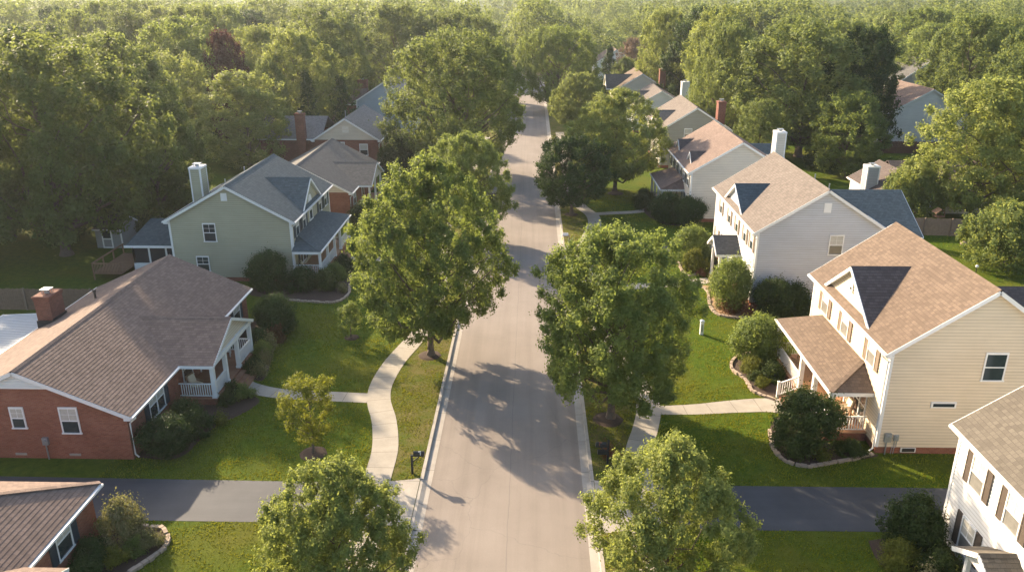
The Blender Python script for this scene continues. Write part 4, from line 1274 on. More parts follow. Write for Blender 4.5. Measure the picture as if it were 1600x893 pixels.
# street trees and garden trees
tree('maple', -6.7, 49.66, 13.5, 5.0, 'large bright maple on the left verge, its bare trunk beside the kerb', 'maple_tree', rot=3.4)
tree('maple_b', -6.4, 76.0, 10.4, 4.3, 'green maple standing close behind the large maple on the left verge', 'maple_tree', rot=2.0)
tree('grand', -10.0, 106.5, 18.2, 9.3, 'huge spreading broadleaf tree on the left verge whose branches reach over the far road', 'broadleaf_tree', rot=1.0)
tree('maple_b', 4.75, 41.4, 11.2, 4.45, 'large dark green maple on the right verge in front of the cream house', 'maple_tree', 'leaf_maple', rot=4.1)
tree('round', 4.5, 86.2, 8.4, 4.4, 'small dark round tree on the right verge by the bend of the pavement', 'round_tree', rot=.2)
tree('maple', 10.3, 97.0, 12.2, 6.0, 'yellow-green broad tree on the lawn behind the small dark round tree', 'broadleaf_tree', 'leaf_bright', rot=3.3)
tree('maple_b', 8.0, 138.0, 10.0, 4.6, 'light green street tree between the yellow-green tree and the road further up', 'broadleaf_tree', 'leaf_bright', rot=5)
tree('grand', 5.4, 166.0, 16.2, 8.2, 'tall dense rounded tree where the road disappears from sight', 'broadleaf_tree', 'leaf_maple', rot=2.6)
tree('young', -7.45, 25.4, 7.0, 2.8, 'young bright maple at the bottom left of the road, its base below the photo', 'maple_tree', rot=.9)
tree('young_b', 5.7, 27.0, 7.0, 3.1, 'young light green maple at the bottom right of the road, its base below the photo', 'maple_tree', rot=2.2)
tree('ornamental', -11.56, 37.25, 4.4, 1.85, 'small yellow-leaved ornamental tree in a mulch ring on the left lawn', 'ornamental_tree', rot=.5)
tree('sapling', -12.75, 52.4, 2.7, .85, 'small green sapling in a mulch ring on the shaded left lawn', 'sapling', rot=0)

# trees behind the houses, one by one
BACK = [
 ('wood_b', -43.4, 70.8, 19.6, 8.6, 'great dark tree with thick trunk beside the small shed at the left', 'leaf_wood'),
 ('wood_a', -52.0, 76.0, 18.8, 8.0, 'tall dark tree at the left edge behind the carport lawn', 'leaf_wood'),
 ('wood_b', -46.0, 89.0, 18.6, 7.5, 'tall olive tree directly behind the great dark tree by the shed', 'leaf_wood'),
 ('wood_c', -39.5, 82.5, 14.2, 4.8, 'mid-height green tree between the shed and the siding-clad chimney', 'leaf_wood'),
 ('wood_a', -60.0, 70.0, 18.0, 8.0, 'shady tree cut by the left edge of the photo above the fence', 'leaf_wood'),
 ('wood_d', -50.4, 114.7, 14.8, 5.4, 'slender pale green tree with a bare forked trunk left of the sage house chimney', 'leaf_bright'),
 ('wood_c', -38.6, 109.0, 12.8, 6.3, 'sunlit yellow-green tree behind the ridge of the sage green house', 'leaf_bright'),
 ('wood_a', -35.5, 125.0, 17.2, 6.2, 'bright crowned tree to the left of the beige gabled house', 'leaf_bright'),
 ('wood_b', -36.8, 146.0, 19.8, 8.2, 'tall full tree rising behind the beige gabled house', 'leaf_wood'),
 ('wood_a', -28.5, 172.0, 20.0, 8.8, 'tall broad tree behind the blue-grey house', 'leaf_wood'),
 ('wood_c', -46.8, 126.0, 17.0, 3.4, 'dark purple-red tree standing among green crowns at the upper left', 'leaf_red'),
 ('conifer', -29.5, 126.5, 11.0, 3.2, 'dark conifer behind the tall brick chimney of the beige gabled house', 'leaf_dark'),
 ('conifer', -33.4, 121.5, 12.0, 3.0, 'dark conifer to the left of the brick chimney conifer', 'leaf_dark'),
 ('wood_c', -38.0, 118.5, 13.6, 3.0, 'grey-green slim tree in front of the bright crown left of the beige gable', 'leaf_wood'),
 ('small_tree', -17.6, 105.0, 5.2, 2.6, 'dark evergreen bush between the beige gabled house and the huge spreading tree', 'leaf_shrub'),
 ('wood_a', -16.5, 170.0, 18.6, 7.0, 'hazy round tree behind the huge spreading tree on the left verge', 'leaf_wood'),
 ('wood_c', -11.5, 180.0, 17.6, 6.0, 'hazy tree at the left side of the end of the road', 'leaf_wood'),
 ('wood_b', 39.5, 119.5, 19.0, 10.2, 'very large dense tree in the middle of the right-hand woods above the garage house', 'leaf_wood'),
 ('wood_c', 41.3, 106.0, 10.8, 4.9, 'dark pointed oval tree standing in front of the very large dense tree', 'leaf_maple'),
 ('wood_a', 46.5, 117.5, 18.2, 5.2, 'tall dark tree to the left of the pale blue-white house', 'leaf_dark'),
 ('wood_a', 29.0, 126.0, 18.2, 5.0, 'tall green tree behind the brick chimney of the olive grey house', 'leaf_wood'),
 ('wood_b', 33.5, 148.0, 20.2, 6.6, 'tall sunlit tree with tall narrow crown behind the white chimneys', 'leaf_bright'),
 ('wood_c', 30.2, 107.5, 9.6, 3.6, 'low light green tree right of the brick chimney of the olive grey house', 'leaf_wood'),
 ('wood_a', 26.8, 172.0, 19.2, 5.6, 'bright round-topped tree behind the conifers near the end of the street', 'leaf_bright'),
 ('conifer', 17.4, 188.0, 11.4, 3.2, 'small conifer in front of the distant white house', 'leaf_dark'),
 ('conifer', 28.2, 190.0, 13.8, 3.4, 'slim tall conifer right of the brownish bare tree', 'leaf_wood'),
 ('wood_c', 24.0, 196.0, 12.2, 4.0, 'brownish thin tree beside the slim conifer beyond the far houses', 'leaf_pale'),
 ('small_tree', 20.8, 186.0, 8.4, 4.2, 'round green tree between the small conifer and the brownish tree', 'leaf_wood'),
 ('wood_c', 46.5, 83.9, 14.7, 6.0, 'bright leafy tree over the back fence at the right', 'leaf_bright'),
 ('wood_c', 53.5, 84.0, 16.6, 5.4, 'leafy tree at the right edge with the leaning bare trunk below it', 'leaf_bright'),
 ('small_tree', 42.3, 69.4, 5.6, 3.9, 'low rounded yellow-green tree in the back garden at the right edge below the fence', 'leaf_bright'),
 ('wood_b', 68.0, 131.0, 19.3, 7.6, 'tall wide tree right of the dark gabled house', 'leaf_wood'),
 ('wood_a', 66.5, 112.0, 18.0, 6.0, 'tall tree cut by the right edge of the photo', 'leaf_wood'),
 ('small_tree', 41.0, 84.9, 6.4, 3.3, 'low leafy tree in front of the dark brown garage house roof', 'leaf_bright'),
 ('small_tree', 46.5, 96.0, 5.0, 3.2, 'low shrubby tree beside the garage house roof', 'leaf_shrub'),
]
for key, x, y, H_, R_, lab, mt in BACK:
    tree(key, x, y, H_, R_, lab, 'conifer_tree' if key == 'conifer' else 'leafy_tree', mt)
# more of the same wood on either side: nothing in the photo tells these apart
def wood(label, group, spots, seed):
    rg = random.Random(seed)
    for (x, y) in spots:
        k = rg.choice(['wood_a', 'wood_b', 'wood_c'])
        tree(k, x, y, rg.uniform(13.5, 20.2), rg.uniform(5.5, 9.0), label, 'leafy_tree', rg.choice(['leaf_wood', 'leaf_wood', 'leaf_bright', 'leaf_maple', 'leaf_dark']), group=group)
def scatter(n, x0, x1, y0, y1, mind, seed, bad=lambda x, y: False):
    rg = random.Random(seed); out = []
    for _ in range(n * 40):
        x, y = rg.uniform(x0, x1), rg.uniform(y0, y1)
        if bad(x, y) or any((x - a) ** 2 + (y - b) ** 2 < mind * mind for a, b in out): continue
        if any((x - b[1]) ** 2 + (y - b[2]) ** 2 < 36 for b in BACK): continue
        out.append((x, y))
        if len(out) >= n: break
    return out
wood('tall green tree in the wood behind the left row of houses, one of many alike', 'trees of the left wood',
     scatter(34, -150, -44, 92, 225, 12.5, 5, lambda x, y: x < -.62 * y - 14 or (x > -58 and y < 122)), 6)
wood('tall green tree in the wood behind the right row of houses, one of many alike', 'trees of the right wood',
     scatter(30, 32, 150, 130, 232, 12.5, 8, lambda x, y: x > .62 * y + 14 or (.40 < (x - 2) / y < .475 and y < 172) or (x < 46 and y < 160)), 9)
# the far wood reads as one mass
def far_wood():
    rg = np.random.default_rng(21)
    base = []
    for k in range(8):
        if k < 4: v, rnd, C = crown(rg, 18, 8.5, 2.0, 130, 7, 4, .78, .42, 'egg' if k % 2 else 'round', (.13, .24), .1)
        else: v, rnd, C = crown(rg, 18, 8.5, 2.0, 70, 5, 3, 1.3, .6, 'egg' if k % 2 else 'round', (.18, .32), .1)
        base.append((v, rnd))
    VV, RR = [], []
    n = 0
    while n < 640:
        y = 215 + 900 * rg.uniform() ** 1.7
        x = rg.uniform(-.75, .75) * (y + 40)
        if -13 < x < 10 and y < 235: continue
        if abs(x - 21) < 10 and y < 242: continue
        if 10 < x < 30 and y < 232: continue
        v, rnd = base[rg.integers(0, 4) + (0 if y < 430 else 4)]
        s = rg.uniform(.6, 1.14); a = rg.uniform(0, 6.28)
        w = rg.uniform(.65, 1.45)
        M = np.array([[math.cos(a) * w, -math.sin(a) * w, 0], [math.sin(a) * w, math.cos(a) * w, 0], [0, 0, s]])
        VV.append(v @ M.T + np.array([x, y, 0])); RR.append(np.clip(rnd * .55 + rg.uniform(-.35, .6), 0, 1)); n += 1
    V = np.concatenate(VV); Rn = np.concatenate(RR)
    o = bpy.data.objects.new('far_wood', mesh_from_quads('far_wood', V.reshape(-1, 3), len(V), 'leaf_wood', Rn))
    COL.objects.link(o); struct(o, 'stuff')
    # scrub under the trees on both sides
    v, rnd, C = crown(rg, 2.6, 2.2, 0, 26, 6, 10, .30, .26, 'dome', (.25, .4), .1)
    VV, RR = [], []
    def put(x, y, s):
        a = rg.uniform(0, 6.28)
        M = np.array([[math.cos(a) * s, -math.sin(a) * s, 0], [math.sin(a) * s, math.cos(a) * s, 0], [0, 0, s * rg.uniform(.6, 1.1)]])
        VV.append(v @ M.T + np.array([x, y, 0])); RR.append(rnd)
    for k in range(230):
        if k % 2: x, y = rg.uniform(-120, -44), rg.uniform(84, 200)
        else: x, y = rg.uniform(32, 120), rg.uniform(104, 200)
        if k % 2 and x > -49 and y > 100: continue
        if not k % 2 and (.36 < x / y < .49 and y < 135): continue
        put(x, y, rg.uniform(.7, 1.8))
    for x, y in ((-51, 66), (-48.5, 63), (-54, 70), (-57, 62), (-46.5, 78), (-38, 77), (-35.5, 75.5), (-44, 81), (-41.5, 79.5), (-50, 84), (-36, 84), (-33.5, 88), (-31, 92)):
        put(x, y, rg.uniform(.8, 1.5))
    V = np.concatenate(VV); Rn = np.concatenate(RR)
    o = bpy.data.objects.new('undergrowth', mesh_from_quads('undergrowth', V.reshape(-1, 3), len(V), 'leaf_shrub', Rn))
    COL.objects.link(o); struct(o, 'stuff')
far_wood()
tr = MB(); tr.tube([(56.2, 100.8, 0), (59.5, 105.5, 2.4), (64.5, 111.5, 5.2), (66.5, 114.0, 6.6)], [.42, .36, .28, .2], 8)
tag(tr.build('leaning_trunk', 'bark'), 'bare brown trunk leaning to the right under the trees at the right edge', 'tree trunk')

# shrubs: one mesh each, shared shapes
SHR = {}
def shrub_proto(key, seed, H, R, lobes, tufts, per, ls, tr_, prof='dome', lobe=(.28, .42)):
    rg = np.random.default_rng(seed)
    v, rnd, C = crown(rg, H, R, .0, lobes, tufts, per, ls, tr_, prof, lobe, .1)
    SHR[key] = (mesh_from_quads('shrub', v.reshape(-1, 3), len(v), 'leaf_shrub', rnd), H, R)
shrub_proto('big', 31, 3.2, 1.7, 90, 12, 18, .14, .12, 'round', (.26, .4))
shrub_proto('mid', 32, 1.4, 1.0, 46, 12, 16, .10, .085)
shrub_proto('small', 33, .8, .6, 24, 10, 14, .085, .07)
shrub_proto('loose', 34, 1.3, .9, 26, 7, 12, .12, .14, 'vase', (.2, .34))
shrub_proto('tuft', 35, .7, .55, 18, 7, 12, .10, .12, 'vase', (.2, .36))
def shrub(key, x, y, H, R, label, mat='leaf_shrub', name='shrub', group=None):
    me, h0, r0 = SHR[key]
    o = bpy.data.objects.new(name, me); COL.objects.link(o)
    o.location = (x, y, .0); o.rotation_euler = (0, 0, RG.uniform(0, 6.28)); o.scale = (R / r0, R / r0, H / h0)
    o.material_slots[0].link = 'OBJECT'; o.material_slots[0].material = MATS[mat]
    return tag(o, label, 'shrub', group)
shrub('big', 14.85, 38.2, 3.3, 1.75, 'big round dark green bush in front of the cream house porch', name='round_bush')
shrub('big', 17.0, 30.0, 2.6, 1.25, 'dark round bush at the corner of the white house by the driveway', name='round_bush')
shrub('mid', 16.05, 28.9, 1.15, .95, 'yellow-green low bush below the dark round bush at the white house', 'leaf_lime')
shrub('mid', 17.5, 28.3, 1.3, 1.0, 'dark leafy bush against the white house wall', 'leaf_shrub')
shrub('tuft', 16.6, 27.6, .8, .6, 'straw-tipped plant at the lower edge of the white house bed', 'leaf_bloom')
shrub('tuft', 17.7, 27.0, .8, .7, 'light green plant beside the white house porch', 'leaf_lime')
shrub('big', 15.3, 49.4, 3.0, 1.75, 'round leafy bush at the far corner of the cream house porch', 'leaf_maple', name='round_bush')
shrub('big', 15.6, 58.9, 3.8, 1.6, 'bright green round small tree in the straw-coloured bed of the grey house', 'leaf_maple', name='round_bush')
shrub('big', 18.6, 57.6, 2.7, 1.6, 'dark square-topped hedge bush at the near corner of the grey house', name='hedge_bush')
shrub('mid', 20.4, 57.9, 2.2, 1.3, 'dark hedge bush against the near wall of the grey house', name='hedge_bush')
shrub('big', 14.8, 70.6, 3.0, 1.7, 'olive spreading bush beyond the white portico of the grey house', 'leaf_maple', name='round_bush')
shrub('mid', 14.3, 67.3, 1.9, .95, 'golden-green clipped dome bush beside the portico walk', 'leaf_lime', name='clipped_bush')
shrub('small', 15.3, 66.9, 1.2, .4, 'slim bright green clipped bush right of the golden dome bush', 'leaf_lime', name='clipped_bush')
shrub('small', 14.8, 66.2, .6, .4, 'small rust-coloured bush by the portico walk', 'leaf_rust')
shrub('mid', 15.7, 68.8, 1.3, 1.1, 'low dark bush behind the golden dome bush', 'leaf_shrub')
shrub('tuft', 15.5, 62.6, 1.0, .7, 'pale pinkish flowering bush by the portico columns', 'leaf_bloom')
shrub('tuft', 15.0, 61.5, .8, .7, 'grey-green loose plant in front of the pale flowering bush', 'leaf_maple')
shrub('tuft', 15.3, 57.8, .9, .8, 'tan dried grass clump at the rim of the straw bed', 'leaf_rust', 'grass_clump')
shrub('tuft', 16.5, 57.5, .8, .7, 'brown dried grass clump beside the corner of the grey house', 'leaf_rust', 'grass_clump')
shrub('tuft', 14.9, 58.9, .7, .5, 'small dry plant at the left rim of the straw bed', 'leaf_bloom')
shrub('mid', 14.6, 47.6, 1.0, .85, 'low lime-green bush in the stone-edged bed by the cream house steps', 'leaf_lime')
shrub('mid', 15.6, 46.8, 1.1, .9, 'low dark bush beside the cream house porch railing', 'leaf_shrub')
shrub('small', 14.6, 45.6, .6, .5, 'small bright clipped bush nearest the cream house front walk', 'leaf_lime')
shrub('small', 14.5, 46.6, .6, .55, 'dark low mound between two lime bushes by the cream house', 'leaf_shrub')
shrub('tuft', 15.4, 37.3, .6, .5, 'small light plant at the foot of the big round dark bush', 'leaf_lime')
shrub('mid', 17.2, 37.95, .75, .8, 'low dark plants under the end railing of the cream house porch', 'leaf_shrub')
shrub('big', 14.6, 83.7, 2.9, 1.8, 'left one of two dark round bushes at the ivory house corner', 'leaf_dark', 'round_bush')
shrub('big', 16.6, 82.0, 2.9, 1.6, 'right one of two dark round bushes at the ivory house corner', 'leaf_dark', 'round_bush')
shrub('mid', 14.5, 86.6, 1.4, 1.1, 'green bush below the ivory house porch roof', 'leaf_maple')
shrub('mid', 12.9, 88.8, 1.5, 1.2, 'dark bush by the end of the ivory house walk', 'leaf_shrub')
shrub('mid', 13.2, 91.2, 1.6, 1.2, 'dark bush left of the ivory house porch columns', 'leaf_shrub')
shrub('tuft', 4.2, 37.2, .7, .45, 'small plants with orange flowers under the black mailboxes', 'leaf_rust', 'flower_plant')
# left gardens
shrub('big', -19.5, 37.4, 1.9, 1.35, 'big dark bush at the near corner of the red brick house', 'leaf_dark', 'round_bush')
shrub('mid', -18.7, 39.1, 1.3, 1.05, 'dark bush under the double window of the red brick house', 'leaf_dark')
shrub('mid', -19.9, 40.6, 1.2, .9, 'dark low bush against the brick below the porch railing', 'leaf_dark')
shrub('tuft', -17.8, 40.4, .5, .5, 'yellowish small plant in the dark mulch by the brick house', 'leaf_lime')
shrub('small', -18.1, 42.5, .8, .55, 'small clipped green ball nearest the brick porch column', 'leaf_shrub', 'clipped_bush')
shrub('small', -17.3, 43.2, .9, .65, 'small green bush left of the brick house front walk', 'leaf_maple')
shrub('small', -18.3, 43.8, .8, .6, 'green mound beside the brick porch steps', 'leaf_shrub')
shrub('mid', -17.9, 46.9, .95, .7, 'leafy bush right of the brick porch steps', 'leaf_shrub')
shrub('tuft', -17.3, 46.4, .75, .55, 'pale flowering plant beside the brick house walk', 'leaf_bloom', 'flower_plant')
shrub('tuft', -17.5, 48.2, .8, .45, 'pinkish hydrangea in the bed by the brick porch', 'leaf_bloom', 'flower_plant')
shrub('mid', -18.1, 49.3, 1.0, .75, 'rounded green bush in front of the brick porch side railing', 'leaf_maple')
shrub('tuft', -17.9, 50.5, .9, .6, 'loose pale green bush below the clipped ball row', 'leaf_bloom')
shrub('mid', -18.9, 50.9, 1.2, .8, 'dark clipped ball beside the brick porch corner', 'leaf_dark', 'clipped_bush')
shrub('small', -17.9, 51.8, 1.1, .7, 'brownish clipped ball in front of the tall dark bush', 'leaf_rust', 'clipped_bush')
shrub('big', -18.3, 53.4, 2.7, 1.4, 'tall dark bush at the far corner of the red brick house', 'leaf_dark', 'round_bush')
shrub('mid', -19.6, 55.4, 1.3, .9, 'dark bush behind the far corner of the red brick house', 'leaf_dark')
shrub('big', -21.6, 62.3, 3.0, 1.7, 'tall dark shrub against the near wall of the sage green house', 'leaf_dark', 'round_bush')
shrub('mid', -18.9, 62.4, 1.7, 1.4, 'dark reddish bush under the sage house porch end railing', 'leaf_dark')
shrub('mid', -17.0, 62.4, 1.5, 1.1, 'green mounded bush at the porch corner of the sage green house', 'leaf_shrub')
shrub('mid', -16.7, 64.6, 1.3, 1.1, 'rounded green bush along the sage house porch railing', 'leaf_maple')
shrub('mid', -16.5, 67.0, 1.3, 1.0, 'far green bush by the sage house porch steps', 'leaf_shrub')
shrub('tuft', -15.3, 61.6, .6, .5, 'pale low plant at the rim of the sage house stone-edged bed', 'leaf_bloom')
shrub('mid', -18.0, 83.0, 1.9, 1.5, 'dark bush in front of the charcoal-roofed house', 'leaf_shrub')
shrub('mid', -18.3, 29.9, 1.95, 1.0, 'pale yellow-tipped bush by the driveway corner of the lower left bungalow', 'leaf_bloom')
shrub('small', -16.9, 29.4, .75, .6, 'orange and green flowering plant inside the curved stone edging', 'leaf_bloom', 'flower_plant')
shrub('mid', -19.0, 28.4, 1.0, .85, 'dark low bush under the bungalow window', 'leaf_dark')
shrub('small', -17.8, 28.2, .8, .55, 'bright small bush in the curved bed of the bungalow', 'leaf_lime')
shrub('mid', -18.7, 27.2, 1.0, .8, 'dark green bush at the bottom edge below the bungalow window', 'leaf_dark')
shrub('small', -17.4, 29.0, .7, .5, 'leafy plant in the middle of the curved bungalow bed', 'leaf_maple')

# ---------------------------------------------------------------- fences, shed, carport, small things
def fence(label, a, b, hgt, mat, post='wood_weathered', gap=.16):
    a, b = Vector((*a, 0)), Vector((*b, 0))
    t = thing('board_fence', label, 'fence', tuple(a))
    n = int((b - a).length / gap); d = (b - a).normalized()
    rg = random.Random(3)
    m = MB()
    for k in range(n):
        p = a + d * (k * gap)
        m.bar(p + Vector((0, 0, 0)), p + Vector((0, 0, hgt + rg.uniform(-.04, .04))), gap - .015, .022, (-d.y, d.x, 0))
    m.build('board_panel', mat, t)
    r = MB(); off = Vector((-d.y, d.x, 0)) * .05
    for z in (.35, hgt - .35): r.bar(a + off + Vector((0, 0, z)), b + off + Vector((0, 0, z)), .05, .09)
    r.build('rail', mat, t)
    k = 0.0
    while k < (b - a).length:
        p = a + d * k; q = MB()
        q.box(p - Vector((.06, .06 if abs(d.x) > .5 else .06, .1)) - off * 1.3, p + Vector((.06, .06, hgt + .08)) - off * 1.3)
        q.build('post', post, t); k += 2.6
fence('brown board fence behind the carport at the left edge', (-52.0, 57.2), (-32.4, 57.2), 1.75, 'wood_fence')
fence('weathered board fence across the back gardens at the right', (34.5, 79.6), (47.5, 78.6), 1.75, 'wood_weathered')
fence('dark red board fence in front of the pale blue-white house', (52.5, 122.5), (66, 121.5), 1.8, 'door_wood', 'door_wood', .22)
fence('short grey fence beside the siding-clad chimney of the sage green house', (-38.5, 83.5), (-32.8, 85.5), 1.5, 'wood_weathered')
fence('brown rail fence glimpsed in the sun beyond the sage green house ridge', (-37.5, 92.5), (-30.8, 91.5), 1.2, 'wood_fence')

t = thing('carport', 'low carport with a pale metal roof behind the red brick house', 'carport', (-34.3, 47.6, 0))
m = MB()
for k in range(22):
    y = 44.6 + k * .29
    m.poly([(-36.6, y, 2.12), (-32.3, y, 2.36), (-32.3, y + .2, 2.36), (-36.6, y + .2, 2.12)])
    m.poly([(-36.6, y + .2, 2.12), (-32.3, y + .2, 2.36), (-32.3, y + .245, 2.385), (-36.6, y + .245, 2.145)])
    m.poly([(-36.6, y + .245, 2.145), (-32.3, y + .245, 2.385), (-32.3, y + .29, 2.36), (-36.6, y + .29, 2.12)])
m.build('roof', 'tin_roof', t)
m = MB(); m.box((-36.66, 44.5, 1.98), (-36.58, 51.05, 2.16)); m.bar((-36.6, 44.54, 2.06), (-32.3, 44.54, 2.3), .06, .16); m.bar((-36.6, 51.02, 2.06), (-32.3, 51.02, 2.3), .06, .16)
m.build('fascia', 'white_paint', t)
for y in (44.8, 47.8, 50.8):
    m = MB(); m.box((-36.55, y - .05, 0), (-36.45, y + .05, 2.05)); m.build('post', 'white_paint', t)

t = thing('garden_shed', 'small grey garden shed with white-trimmed glazed door under the great dark tree', 'shed', (-40.3, 74.2, 0))
m = MB()
x0, x1, y0, y1 = -41.6, -39.1, 73.0, 76.0
P = [(x0, y0, 0), (x1, y0, 0), (x1, y0, 1.95), (x0, y0, 1.95)]
lapped(m, P, .15, .014, (0, -1, 0)); lapped(m, [(x1, y0, 0), (x1, y1, 0), (x1, y1, 1.95), (x1, (y0 + y1) / 2, 2.75), (x1, y0, 1.95)], .15, .014, (1, 0, 0))
lapped(m, [(x0, y0, 0), (x0, y1, 0), (x0, y1, 1.95), (x0, (y0 + y1) / 2, 2.75), (x0, y0, 1.95)], .15, .014, (-1, 0, 0)); lapped(m, [(x0, y1, 0), (x1, y1, 0), (x1, y1, 1.95), (x0, y1, 1.95)], .15, .014, (0, 1, 0))
m.build('wall', 'shed_grey', t)
m = MB()
for ya, o in ((y0 - .2, -1), (y1 + .2, 1)):
    lapped(m, [(x0 - .15, ya, 1.88), (x1 + .15, ya, 1.88), (x1 + .15, (y0 + y1) / 2, 2.85), (x0 - .15, (y0 + y1) / 2, 2.85)], .18, .012, (0, o, 1))
m.build('roof', 'shingle_umber', t)
m = MB()
m.bar((x1 + .17, y0 - .2, 1.84), (x1 + .17, (y0 + y1) / 2, 2.81), .05, .14); m.bar((x1 + .17, y1 + .2, 1.84), (x1 + .17, (y0 + y1) / 2, 2.81), .05, .14)
m.box((x1 - .08, y0 - .03, 0), (x1 + .03, y0 + .05, 1.95)); m.box((x0 - .17, y0 - .24, 1.78), (x1 + .17, y0 - .19, 1.9))
m.build('trim', 'white_paint', t)
m = MB(); xd = -40.5
for a, b in (((xd - .5, 0), (xd - .38, 1.85)), ((xd + .38, 0), (xd + .5, 1.85)), ((xd - .38, 1.73), (xd + .38, 1.85)), ((xd - .38, .85), (xd + .38, .97)), ((xd - .38, 0), (xd + .38, .12))):
    m.box((a[0], y0 - .06, a[1]), (b[0], y0 - .015, b[1]))
d = m.build('door', 'white_paint', t)
m = MB(); m.poly([(xd - .38, y0 - .03, .97), (xd + .38, y0 - .03, .97), (xd + .38, y0 - .03, 1.73), (xd - .38, y0 - .03, 1.73)]); m.build_sub('pane', 'glass_pane', d, t)
m = MB(); m.poly([(xd - .38, y0 - .028, .12), (xd + .38, y0 - .028, .12), (xd + .38, y0 - .028, .85), (xd - .38, y0 - .028, .85)]); m.build_sub('panel', 'shed_grey', d, t)

def mailbox(label, x, y, face, body='black_paint', paper=False, double=False, boxtop=1.25):
    t = thing('mailbox', label, 'mailbox', (x, y, 0))
    m = MB(); m.box((x - .055, y - .055, -.1), (x + .055, y + .055, boxtop + (.15 if double else -.16)))
    if double: m.box((x - .06, y - .06, boxtop + .15), (x + .06, y + .06, boxtop + .2))
    m.build('post', 'black_paint' if body == 'black_paint' else 'wood_weathered', t)
    m = MB(); m.box((x - .06, y - .05, boxtop - .22), (x + face * .62, y + .05, boxtop - .165)); m.bar((x, y, boxtop - .6), (x + face * .4, y, boxtop - .22), .05, .05); m.build('arm', 'black_paint' if body == 'black_paint' else 'wood_weathered', t)
    def boxm(z):
        m = MB(); n = 8; w = .11
        pr = [(-w, 0), (w, 0), (w, .13)] + [(w * math.cos(k * math.pi / n), .13 + w * math.sin(k * math.pi / n)) for k in range(1, n)] + [(-w, .13)]
        xa, xb = x + face * .1, x + face * .64
        A = [Vector((xa, y + u, z + v)) for u, v in pr]; B = [Vector((xb, y + u, z + v)) for u, v in pr]
        m.poly(A); m.poly(B[::-1])
        for i in range(len(pr)):
            j = (i + 1) % len(pr); m.poly([A[i], B[i], B[j], A[j]])
        b = m.build('box', body, t)
        f = MB(); f.box((x + face * .45, y - w - .02, z + .08), (x + face * .49, y - w - .002, z + .3)); f.box((x + face * .36, y - w - .02, z + .25), (x + face * .45, y - w - .002, z + .3))
        f.build_sub('flag', 'door_wood' if double else 'white_paint', b, t)
        d = MB(); d.box((xb + face * .002, y - w - .008, z - .008), (xb + face * .02, y + w + .008, z + .14)); d.build_sub('door', body, b, t)
    boxm(boxtop - .16)
    if paper:
        m = MB(); m.box((x + face * .05, y - .1, boxtop - .62), (x + face * .55, y + .1, boxtop - .42)); m.build('paper_holder', body, t)
mailbox('single black mailbox on a slim black post on the left verge', -5.98, 35.5, 1)
mailbox('black mailbox with a paper holder below it on the right verge', 4.15, 36.6, -1, paper=True, double=True)
mailbox('pale-topped mailbox on a brown post beside the second right driveway', 3.75, 74.9, -1, body='white_paint', boxtop=1.15)
t = thing('marker_post', 'short white post standing alone on the right lawn', 'post', (12.4, 53.7, 0))
m = MB(); m.box((12.28, 53.58, -.1), (12.52, 53.82, 1.0)); m.build('post', 'white_paint', t)
m = MB(); m.box((12.25, 53.55, 1.0), (12.55, 53.85, 1.06)); m.poly([(12.25, 53.55, 1.06), (12.55, 53.55, 1.06), (12.4, 53.7, 1.16)]); m.poly([(12.55, 53.55, 1.06), (12.55, 53.85, 1.06), (12.4, 53.7, 1.16)]); m.poly([(12.55, 53.85, 1.06), (12.25, 53.85, 1.06), (12.4, 53.7, 1.16)]); m.poly([(12.25, 53.85, 1.06), (12.25, 53.55, 1.06), (12.4, 53.7, 1.16)])
m.build('cap', 'white_paint', t)
m = MB(); m.box((12.33, 53.572, .25), (12.47, 53.579, .8)); m.build('number_plate', 'metal_grey', t)

# seats on the porches
def porch_chair(label, x, y, z, ang, mat='wicker', cush='cushion', name='porch_chair'):
    t = thing(name, label, 'chair', (x, y, z))
    t['org'] = (0, 0, 0); t.rotation_euler = (0, 0, ang)
    m = MB(); m.box((-.3, -.3, .34), (.3, .3, .42)); m.build('seat', mat, t)
    m = MB(); m.bar((-.3, 0, .4), (-.48, 0, 1.02), .62, .05, (1, 0, .2)); m.build('backrest', mat, t)
    for sy in (-.31, .31):
        m = MB(); m.box((-.32, sy - .04, .6), (.32, sy + .04, .65)); m.build('armrest', mat, t)
        for sx in (-.27, .27):
            m = MB(); m.box((sx - .03, sy - .03, 0), (sx + .03, sy + .03, .6)); m.build('leg', mat, t)
    if cush:
        m = MB(); m.box((-.24, -.26, .42), (.28, .26, .52)); m.build('cushion', cush, t)
        m = MB(); m.bar((-.24, 0, .52), (-.38, 0, .98), .5, .1, (1, 0, .2)); m.build('back_cushion', cush, t)
porch_chair('wicker porch chair with cream cushions nearest the end railing of the cream house porch', 17.35, 40.1, .55, 2.6)
porch_chair('wicker porch chair with cream cushions against the wall of the cream house porch', 18.0, 41.2, .55, 3.3)
porch_chair('brown wicker chair at the far end of the cream house porch', 17.3, 47.4, .55, 2.2, cush=None)
porch_chair('small tan cushioned chair behind the near railing of the red brick house porch', -20.2, 43.3, .5, -.4)
porch_chair('white rocking style chair behind the white side railing of the brick porch', -20.2, 48.3, .5, .3, mat='white_paint', cush=None)
porch_chair('brown cushioned chair behind the end railing of the sage house porch', -19.2, 64.9, .6, .2)
porch_chair('tan porch chair at the far end of the sage house porch', -18.7, 73.5, .6, .4)
t = thing('porch_table', 'small round brown table between the wicker chairs on the cream house porch', 'table', (17.4, 41.35, .55))
m = MB(); m.tube([(17.4, 41.35, .98), (17.4, 41.35, 1.03)], [.32, .32], 14); m.build('table_top', 'wicker', t)
for k in range(3):
    a = k * 2.09; m = MB(); m.bar((17.4 + .22 * math.cos(a), 41.35 + .22 * math.sin(a), .55), (17.4 + .1 * math.cos(a), 41.35 + .1 * math.sin(a), .98), .04, .04); m.build('leg', 'wicker', t)

